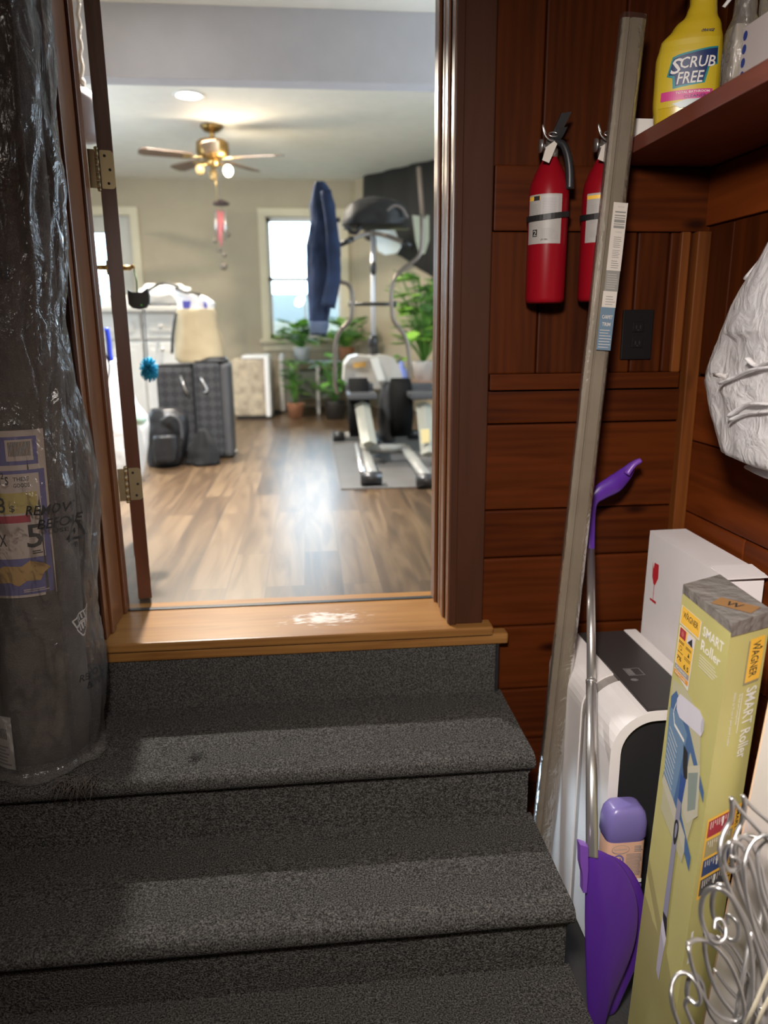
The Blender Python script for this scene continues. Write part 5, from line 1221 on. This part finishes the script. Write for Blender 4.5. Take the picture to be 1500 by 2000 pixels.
outline_loft([(850, 300, 345), (875, 298, 348), (903, 302, 343)], 4.93, .04, 5, .05, clampz=zb_).build('pocket', PH, bpk)
w = MB(); w.tube([Q(315, 822, 4.93), Q(335, 812, 4.90), Q(352, 826, 4.92), Q(356, 860, 4.93)], .010, 8, samples=4); w.build('strap', plain('grey webbing', (.06, .06, .065), .7), bpk)
w = outline_loft([(838, 388, 402), (862, 376, 420), (885, 366, 428), (905, 362, 430)], 5.05, .10, 6, .2, clampz=zb_); tag(w.build('black_cloth_heap', plain('black cloth', (.010, .010, .011), .9)), 'black cloth heap on the floor between backpack and tall case', 'cloth')
w = outline_loft([(872, 448, 455), (882, 448, 465), (892, 448, 464)], 5.55, .03, 8, .1, clampz=zb_); tag(w.build('paper_tissue', plain('pale tissue', (.7, .68, .64), .8)), 'small pale tissue on the floor right of the tall case', 'tissue')
# tote on the case
tt_ = thing('canvas_tote', (-.82, 5.42, zt2+.02), 'beige canvas tote stuffed with a white and blue bag on top of case', 'tote bag')
TAN = plain('beige canvas', (.46, .37, .23), .85, bump=.3, bscale=60)
outline_loft([(604, 346, 420), (612, 343, 423), (640, 342, 428), (670, 341, 436), (700, 343, 441), (707, 350, 436)], 5.42, .12, 9, .05).build('tote_body', TAN, tt_)
w = MB(); w.tube([Q(344, 612, 5.3), Q(338, 650, 5.28), Q(336, 690, 5.3)], .010, 8, samples=3); w.build('side_handle', BLACK, tt_)
wbl = thing('white_blue_bag', (-.80, 5.45, Q(380, 606, 5.42).z), 'white bag with blue print poking out of the canvas tote', 'bag')
outline_loft([(566, 341, 352), (572, 342, 378), (580, 345, 405), (592, 346, 420), (606, 348, 418)], 5.44, .07, 11, .1).build('bag_body', plain('white poly', (.82, .82, .84), .5), wbl)
w = MB(); w.prism([Q(a, b, 5.355) for a, b in ((356, 588), (372, 588), (369, 602), (358, 602))], (0, .02, 0)); w.build('blue_print', plain('violet blue print', (.08, .08, .40), .5), wbl)
w = MB(); w.prism([Q(a, b, 5.355) for a, b in ((398, 588), (404, 594), (402, 602), (398, 600))], (0, .02, 0)); w.build('blue_print', plain('violet blue print', (.08, .08, .40), .5), wbl)
w = MB(); w.tube([Q(341, 564, 5.37), Q(360, 570, 5.36), Q(392, 576, 5.37)], .008, 8); w.build('dark_hem', BLACK, wbl)
bf = outline_loft([(697, 400, 440), (703, 385, 445), (708, 382, 447)], 5.36, .09, 12, .05); tag(bf.build('black_folded_bag', BLACK), 'flat black folded bag under the tote on the tall case', 'bag')
# upholstered storage benches by the wall
UPH = plain('beige woven upholstery', (.42, .345, .25), .9, bump=.3, bscale=50, var=.3, vscale=14)
for (px0, px1, py0, py1, Y, dep, lab) in ((452, 524, 699, 803, 7.6, .5, 'nearer beige upholstered cube seat with white edge by far wall'), (527, 552, 697, 790, 8.1, .45, 'farther beige upholstered cube seat beneath the window')):
    a = Q(px0, py0, Y); b = Q(px1, py0, Y)
    t = thing('cube_seat', ((a.x+b.x)/2, Y+dep/2, ZF), lab, 'seat', 'beige cube seats')
    MB().box(a.x, b.x-.03, Y, Y+dep, ZF+.03, a.z-.01, bev=.03).build('cushion_body', UPH, t)
    MB().box(b.x-.045, b.x+.005, Y-.01, Y+dep, ZF+.02, a.z, bev=.015).build('white_edge', WHITE, t)
    MB().box(a.x+.1, b.x, Y-.005, Y+dep, a.z-.012, a.z+.02, bev=.008).build('white_top', WHITE, t)
    MB().box(a.x+.02, b.x-.05, Y+.02, Y+dep-.02, ZF, ZF+.035).build('foot_base', BLACK, t)
# plants
LEAFS = [plain('bright leaf', (.26, .52, .07), .5), plain('mid leaf', (.12, .30, .05), .5), plain('dark leaf', (.04, .11, .03), .5)]
def plant(name, base, top, spread, n, size, label, seed, potm, potr=.09, poth=.14, droop=.3, mats=None, up=1):
    random.seed(seed); t = thing(name, base, label, 'plant')
    w = MB(); b = Vector(base)
    w.lathe([(.002, 0), (potr*.75, 0), (potr, poth*.95), (potr*1.05, poth), (potr*.92, poth), (potr*.88, poth*.85), (.002, poth*.85)], b, 24); w.build('pot', potm, t)
    w = MB(); f_ = MB(); o = b+Vector((0, 0, poth*.85))
    for i in range(n):
        a = random.uniform(0, 2*math.pi); rr = spread*random.uniform(.15, 1); h = (top-o.z)*random.uniform(.25, 1)*up
        tip = o+Vector((math.cos(a)*rr, math.sin(a)*rr, h)); midp = o.lerp(tip, .5)+Vector((0, 0, h*.15))
        w.tube([o, midp, tip], .004, 5, samples=2)
        d = Vector((math.cos(a), math.sin(a), random.uniform(-droop, .5))).normalized(); s_ = size*random.uniform(.6, 1.2)
        sd = d.cross(Vector((0, 0, 1))).normalized()*s_*.38; u_ = d*s_; nn = sd.cross(u_).normalized()*s_*.1
        m_ = random.choice((0, 0, 1, 1, 2) if mats is None else mats)
        pts = [tip, tip+u_*.3+sd, tip+u_*.7+sd*.8, tip+u_, tip+u_*.7-sd*.8, tip+u_*.3-sd, tip+u_*.5-nn]
        f_.add(pts+[p_+Vector((0, 0, -.002)) for p_ in pts], [(0, 1, 6), (1, 2, 6), (2, 3, 6), (3, 4, 6), (4, 5, 6), (5, 0, 6), (7, 13, 8), (8, 13, 9), (9, 13, 10), (10, 13, 11), (11, 13, 12), (12, 13, 7), (0, 7, 8, 1), (1, 8, 9, 2), (2, 9, 10, 3), (3, 10, 11, 4), (4, 11, 12, 5), (5, 12, 7, 0)], m_)
    w.build('stem', LEAFS[1], t); f_.build('foliage', LEAFS, t, fix=False); return t
TERR = plain('terracotta', (.42, .18, .09), .8); WPOT = plain('white pot', (.75, .74, .72), .4); DPOT = plain('dark pot', (.05, .045, .04), .5)
# glass topped plant table with white legs
zt4 = Q(600, 705, 8.2).z
pt_ = thing('plant_table', (.12, 8.2, ZF), 'low plant table with pale metal legs below the window', 'table')
MB().box(-.20, .62, 7.95, 8.5, zt4-.02, zt4, bev=.004).build('table_top', plain('grey green glass', (.12, .15, .13), .25), pt_)
for x in (-.17, .1, .59):
    for y in (7.98, 8.47): MB().box(x-.016, x+.016, y-.016, y+.016, ZF, zt4-.02, bev=.002).build('leg', plain('pale metal leg', (.62, .62, .60), .4, .3), pt_)
MB().box(-.10, .34, 8.0, 8.38, ZF+.16, zt4-.1, bev=.01).build('storage_bin', plain('dull grey green bin', (.14, .16, .13), .6), pt_)
plant('potted_plant', (-.06, 8.3, zt4), zt4+.42, .2, 60, .16, 'bright leafy pot plant on the table left of the hanging denim garment', 3, WPOT)
plant('potted_plant', (.42, 8.2, zt4), zt4+.44, .2, 60, .15, 'leafy pot plant on the table right of the hanging denim garment', 4, TERR)
plant('potted_plant', (.26, 7.5, ZF), zt4+.06, .20, 60, .12, 'dark trailing plant on the floor before the plant table', 5, DPOT, .11, .18, .6, (1, 2, 2, 1))
plant('potted_plant', (-.14, 7.72, ZF), zt4+.04, .10, 34, .11, 'green plant on the floor at the left of the plant table', 6, TERR)
plant('potted_plant', (.88, 7.75, ZF), zt4+.05, .2, 40, .12, 'small plant on the floor between the table and the exerciser', 8, TERR)
zs = Q(830, 745, 6.9).z
ps_ = thing('plant_stand', (1.05, 6.95, ZF), 'dark plant stand right of the exerciser under a tall plant', 'plant stand')
MB().box(.80, 1.32, 6.75, 7.2, zs-.03, zs, bev=.004).build('stand_top', plain('reddish wood shelf', (.30, .17, .11), .6), ps_)
for x in (.83, 1.29):
    for y in (6.78, 7.17): MB().box(x-.015, x+.015, y-.015, y+.015, ZF, zs-.03).build('leg', BLACK, ps_)
plant('potted_plant', (1.07, 6.98, zs), Q(840, 535, 6.95).z, .24, 150, .17, 'tall bright green plant on the dark stand beside the jamb', 9, WPOT, .11, .18, .5, (0, 0, 1, 2))
w = MB(); w.lathe([(.002, 0), (.05, .0), (.07, .05), (.05, .11), (.02, .15), (.02, .19), (.002, .19)], (.84, 6.77, zs), 20); tag(w.build('blue_vase', plain('periwinkle glaze', (.18, .24, .60), .3)), 'small periwinkle blue vase among the right hand plants', 'vase')
# ------------------------------------------------------------------ elliptical trainer
EG = plain('trainer grey paint', (.22, .215, .195), .45, .1); ED = plain('trainer charcoal plastic', (.055, .057, .062), .45); EB = BLKPL; ES = plain('trainer silver shroud', (.55, .53, .49), .4, .2)
mat_ = MB(); pts = [(.166, 4.10), (.174, 6.3), (1.12, 6.3), (1.12, 4.08)]
mat_.prism([Vector((a, b, ZF)) for a, b in pts], (0, 0, .006)); tag(mat_.build('exercise_mat', plain('dark grey rubber mat', (.095, .09, .085), .6, var=.15, vscale=4)), 'grey rubber mat under the exercise machine', 'mat')
ZM = ZF+.0065
el = thing('elliptical_trainer', (.55, 5.3, ZM), 'grey and black elliptical exercise machine on the rubber mat', 'exercise machine')
def E(x, y, Y): return Q(x, y, Y)
def put(name, mb, m): return mb.build(name, m, el)
# front stabiliser (far) and rear feet (near)
def fl(x, y, dz=.0): q = P(x, y, 'z', ZM+.040+dz); return q
a, b = fl(660, 852), fl(806, 848)
w = MB(); w.tube([a.lerp(b, .08), a.lerp(b, .92)], .032, 14); put('front_stabiliser', w, EG)
for q in (a, b):
    w = MB(); d = (b-a).normalized(); w.tube([q-d*.04, q+d*.05], .038, 14); put('end_cap', w, EB)
nl, nr = fl(725, 934), fl(834, 938)
w = MB(); w.tube([nl-Vector((.06, 0, 0)), nl+Vector((.06, 0, 0))], .038, 14); put('rear_foot', w, EB)
w = MB(); w.tube([nr-Vector((.06, 0, 0)), nr+Vector((.06, 0, 0))], .038, 14); put('rear_foot', w, EB)
cl, crr = fl(697, 878, .05), fl(792, 876, .05)
w = MB(); w.tube([cl, crr], .032, 12); put('cross_bar', w, EG)
w = MB(); w.tube([nl+Vector((.01, .05, .01)), Vector((nl.x+.02, cl.y, cl.z-.02))], .036, 12, flat=.7); put('rail', w, EG)
w = MB(); w.tube([nl+Vector((-.05, .03, .03)), cl+Vector((0, 0, .03))], .016, 10); put('slide_rod', w, CHROME)
w = MB(); w.tube([nr+Vector((0, .05, .01)), crr], .036, 12, flat=.7); put('rail', w, EG)
fc = (a+b)/2
w = MB(); w.tube([(cl+crr)/2, fc], .035, 12, flat=.7); put('frame_spine', w, ED)
# drive housing
Yh = 5.95
rows = [(745, 752, 764), (760, 742, 768), (790, 738, 769), (830, 738, 770), (862, 742, 772)]
rr = outline_loft(rows, 5.6, .26, 1, 0, 24, clampz=ZM+.04); put('drive_housing', rr, ED)
for (cx_, rx_) in ((700, .13), (782, .14)):
    c = Q(cx_, 796, 5.4); w = MB(); w.tube([c+Vector((-.065, 0, 0)), c+Vector((.065, 0, 0))], .212, 32); w.tube([c+Vector((-.05, 0, 0)), c+Vector((.05, 0, 0))], .07, 20); put('crank_wheel', w, plain('matt black wheel', (.006, .006, .006), .85, spec=.1))
w = MB()
q = [(672, 745), (674, 712), (684, 698), (700, 694), (722, 697), (746, 694), (768, 698), (778, 712), (786, 735), (788, 752), (772, 742), (764, 748), (758, 760), (730, 760), (722, 745), (700, 738), (684, 748)]
ring = [Q(a_, b_, 5.58) for a_, b_ in q]; cc = sum(ring, Vector())/len(ring)
w.hexa([p_ for p_ in ring], [p_+Vector((0, .35, 0)) for p_ in ring]); o = put('shroud', w, ES)
w = MB(); w.prism([Q(a_, b_, 5.54) for a_, b_ in ((690, 709), (715, 707), (714, 717), (691, 718))], (0, .008, 0)); put('orange_decal', w, plain('amber decal', (.75, .42, .10), .5))
w = MB(); w.hexa([Q(x_, y_, 5.50) for x_, y_ in ((722, 700), (738, 698), (752, 742), (738, 745))], [Q(x_, y_, 5.56) for x_, y_ in ((722, 700), (738, 698), (752, 742), (738, 745))]); put('shroud_rib', w, plain('pale rib', (.68, .66, .60), .4))
# mast
m0, m1 = Q(729, 705, 5.75), Q(728, 445, 5.75)
w = MB(); w.tube([m0, m1], .017, 12); put('mast', w, CHROME if False else plain('mast silver', (.62, .62, .64), .35, .3))
w = MB(); w.tube([Q(729, 692, 5.72), Q(728, 664, 5.72), Q(728, 655, 5.72)], [.040, .03], 12, flat=1); put('mast_boot', w, EB)
w = MB(); w.sphere(Q(729, 524, 5.72), .024, sc3=(1, 1, 2.1)); put('knob', w, EB)
w = MB(); w.tube([Q(730, 690, 5.80), Q(731, 460, 5.80)], .012, 10); put('rear_rod', w, ED)
w = MB(); w.tube([Q(664, 478, 5.6), Q(690, 466, 5.62), Q(720, 456, 5.68), Q(745, 458, 5.68), Q(775, 468, 5.62), Q(803, 480, 5.6)], .016, 10, samples=4); put('fixed_handlebar', w, plain('handle brown grey', (.26, .23, .20), .4, .4))
w = MB(); w.tube([Q(786, 472, 5.59), Q(803, 481, 5.59)], .020, 10); put('pulse_grip', w, EB)
w = MB(); w.tube([Q(664, 478, 5.59), Q(690, 466, 5.6)], .020, 10); put('pulse_grip', w, EB)
HB = plain('moving arm grey', (.20, .17, .145), .4, .5)
w = MB(); w.tube([Q(x_, y_, 5.45) for x_, y_ in ((824, 420), (824, 470), (818, 500), (795, 520), (774, 538), (765, 560), (765, 600), (770, 628), (790, 655), (798, 690), (800, 740), (799, 765))], .015, 10, samples=4); put('moving_arm', w, HB)
w = MB(); w.tube([Q(x_, y_, 5.45) for x_, y_ in ((640, 400), (641, 500), (648, 540), (664, 550), (680, 556), (688, 575), (687, 612), (680, 630), (662, 650), (655, 680), (655, 750), (660, 770))], .015, 10, samples=4); put('moving_arm', w, HB)
w = MB(); w.tube([Q(685, 594, 5.5), Q(772, 594, 5.5)], .013, 10); w.tube([Q(681, 594, 5.5), Q(690, 594, 5.5)], .022, 10); w.tube([Q(765, 594, 5.5), Q(774, 594, 5.5)], .022, 10); put('pivot_bar', w, EB)
# console
w = MB(); q = [(672, 446), (676, 420), (700, 414), (775, 416), (798, 430), (800, 446)]; w.prism([Q(a_, b_, 5.69) for a_, b_ in q], (0, .10, 0)); put('console', w, EB)
# pedals and link arms
for (xx, Y0_, sgn) in ((713, 5.05, -1), (833, 4.95, 1)):
    t_ = Q(xx-6, 790, Y0_+.1); b_ = Q(xx+8, 868, Y0_-.25) if sgn < 0 else Q(xx+5, 888, Y0_-.25)
    w = MB(); w.tube([t_, b_], .052, 4, smooth=False, flat=.6); put('link_arm', w, plain('putty arm', (.27, .265, .22), .5))
    if sgn > 0:
        w = MB(); w.prism([Q(a_, b_2, 4.72) for a_, b_2 in ((822, 840), (838, 838), (839, 864), (824, 866))], (0, .01, 0)); put('arm_decal', w, plain('white amber decal', (.85, .70, .35), .5))
    w = MB(); c = Q(xx-8, 768, Y0_+.2); w.box(c.x-.10, c.x+.10, c.y-.18, c.y+.18, c.z-.03, c.z+.01, bev=.012); w.box(c.x-.10, c.x+.10, c.y+.14, c.y+.18, c.z, c.z+.06, bev=.012); put('pedal', w, ED)
# black sports bag lying on the console
bgx = thing('black_duffel', Q(730, 440, 5.6), 'black bag slung over the console of the exercise machine', 'bag')
outline_loft([(386, 715, 735), (392, 695, 770), (402, 680, 790), (418, 672, 797), (432, 668, 796), (441, 668, 790), (446, 690, 760)], 5.52, .15, 14, .08).build('bag_body', plain('soft black fabric', (.008, .008, .008), .6, bump=.4, bscale=25), bgx)
w = MB(); w.tube([Q(678, 440, 5.4), Q(684, 452, 5.4), (Q(696, 454, 5.4)), Q(704, 442, 5.4)], .014, 8, samples=4); w.build('bag_handle', BLACK, bgx)
w = MB(); w.tube([Q(756, 412, 5.38), Q(770, 402, 5.38), Q(786, 408, 5.38), Q(796, 425, 5.38)], .009, 8, samples=4); w.build('grey_strap', plain('taupe strap', (.18, .15, .14), .6), bgx)
# jeans hung over the arm
jn = thing('denim_garment', Q(632, 655, 5.25), 'dark blue denim garment draped over the left machine handle', 'garment')
DN = plain('dark blue denim', (.011, .024, .066), .9, bump=.3, bscale=120, var=.35, vscale=9)
outline_loft([(356, 616, 634), (366, 611, 642), (385, 608, 650), (400, 604, 655), (430, 606, 658), (455, 602, 662), (480, 597, 665), (500, 598, 666), (520, 598, 660), (550, 599, 660), (575, 600, 659), (592, 602, 648), (620, 603, 643), (640, 605, 640), (655, 608, 636)], 5.25, .085, 21, .10, 36).build('denim_body', DN, jn)
w = MB(); w.tube([Q(636, 372, 5.15), Q(646, 430, 5.14), Q(650, 480, 5.14), Q(652, 540, 5.15), Q(640, 600, 5.16)], [.035, .05], 12, samples=4, flat=.5); w.build('sleeve', DN, jn)
w = outline_loft([(628, 604, 643), (640, 604, 642), (652, 607, 638)], 5.16, .05, 22, .1); w.build('cuff', plain('faded denim', (.06, .085, .14), .9), jn)
# dark cloth on the slanting corner wall
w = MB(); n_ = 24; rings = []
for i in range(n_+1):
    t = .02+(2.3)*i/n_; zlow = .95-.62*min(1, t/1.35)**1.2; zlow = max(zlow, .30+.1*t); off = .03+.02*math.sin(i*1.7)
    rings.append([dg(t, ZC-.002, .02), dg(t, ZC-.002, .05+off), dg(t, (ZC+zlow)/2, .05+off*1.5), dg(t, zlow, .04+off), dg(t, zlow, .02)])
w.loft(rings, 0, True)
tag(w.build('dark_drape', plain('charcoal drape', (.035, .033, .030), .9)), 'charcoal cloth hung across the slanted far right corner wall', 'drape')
q = [Q(x_, y_, 7.75) for x_, y_ in ((733, 448), (770, 445), (778, 466), (784, 482), (776, 494), (752, 498), (738, 490))]
w = MB(); w.prism(q, (0, .03, 0)); tag(w.build('white_wall_screen', plain('pale blue white panel', (.75, .85, .90), .3)), 'pale blue white panel behind the machine handlebar', 'panel')
pw = thing('hanging_paddle', Q(826, 500, 7.4), 'pale bladed paddle on a brown shaft hung against the dark drape', 'paddle')
w = MB(); w.tube([Q(818, 326, 7.35), Q(826, 425, 7.35)], .022, 8); w.build('shaft', plain('brown shaft', (.26, .21, .17), .6), pw)
w = MB(); w.prism([Q(x_, y_, 7.35) for x_, y_ in ((806, 420), (820, 422), (838, 420), (838, 470), (830, 495), (820, 498), (812, 470))], (0, .02, 0)); w.build('blade', plain('pale grey green blade', (.36, .40, .33), .5), pw)
bpy.context.view_layer.update()
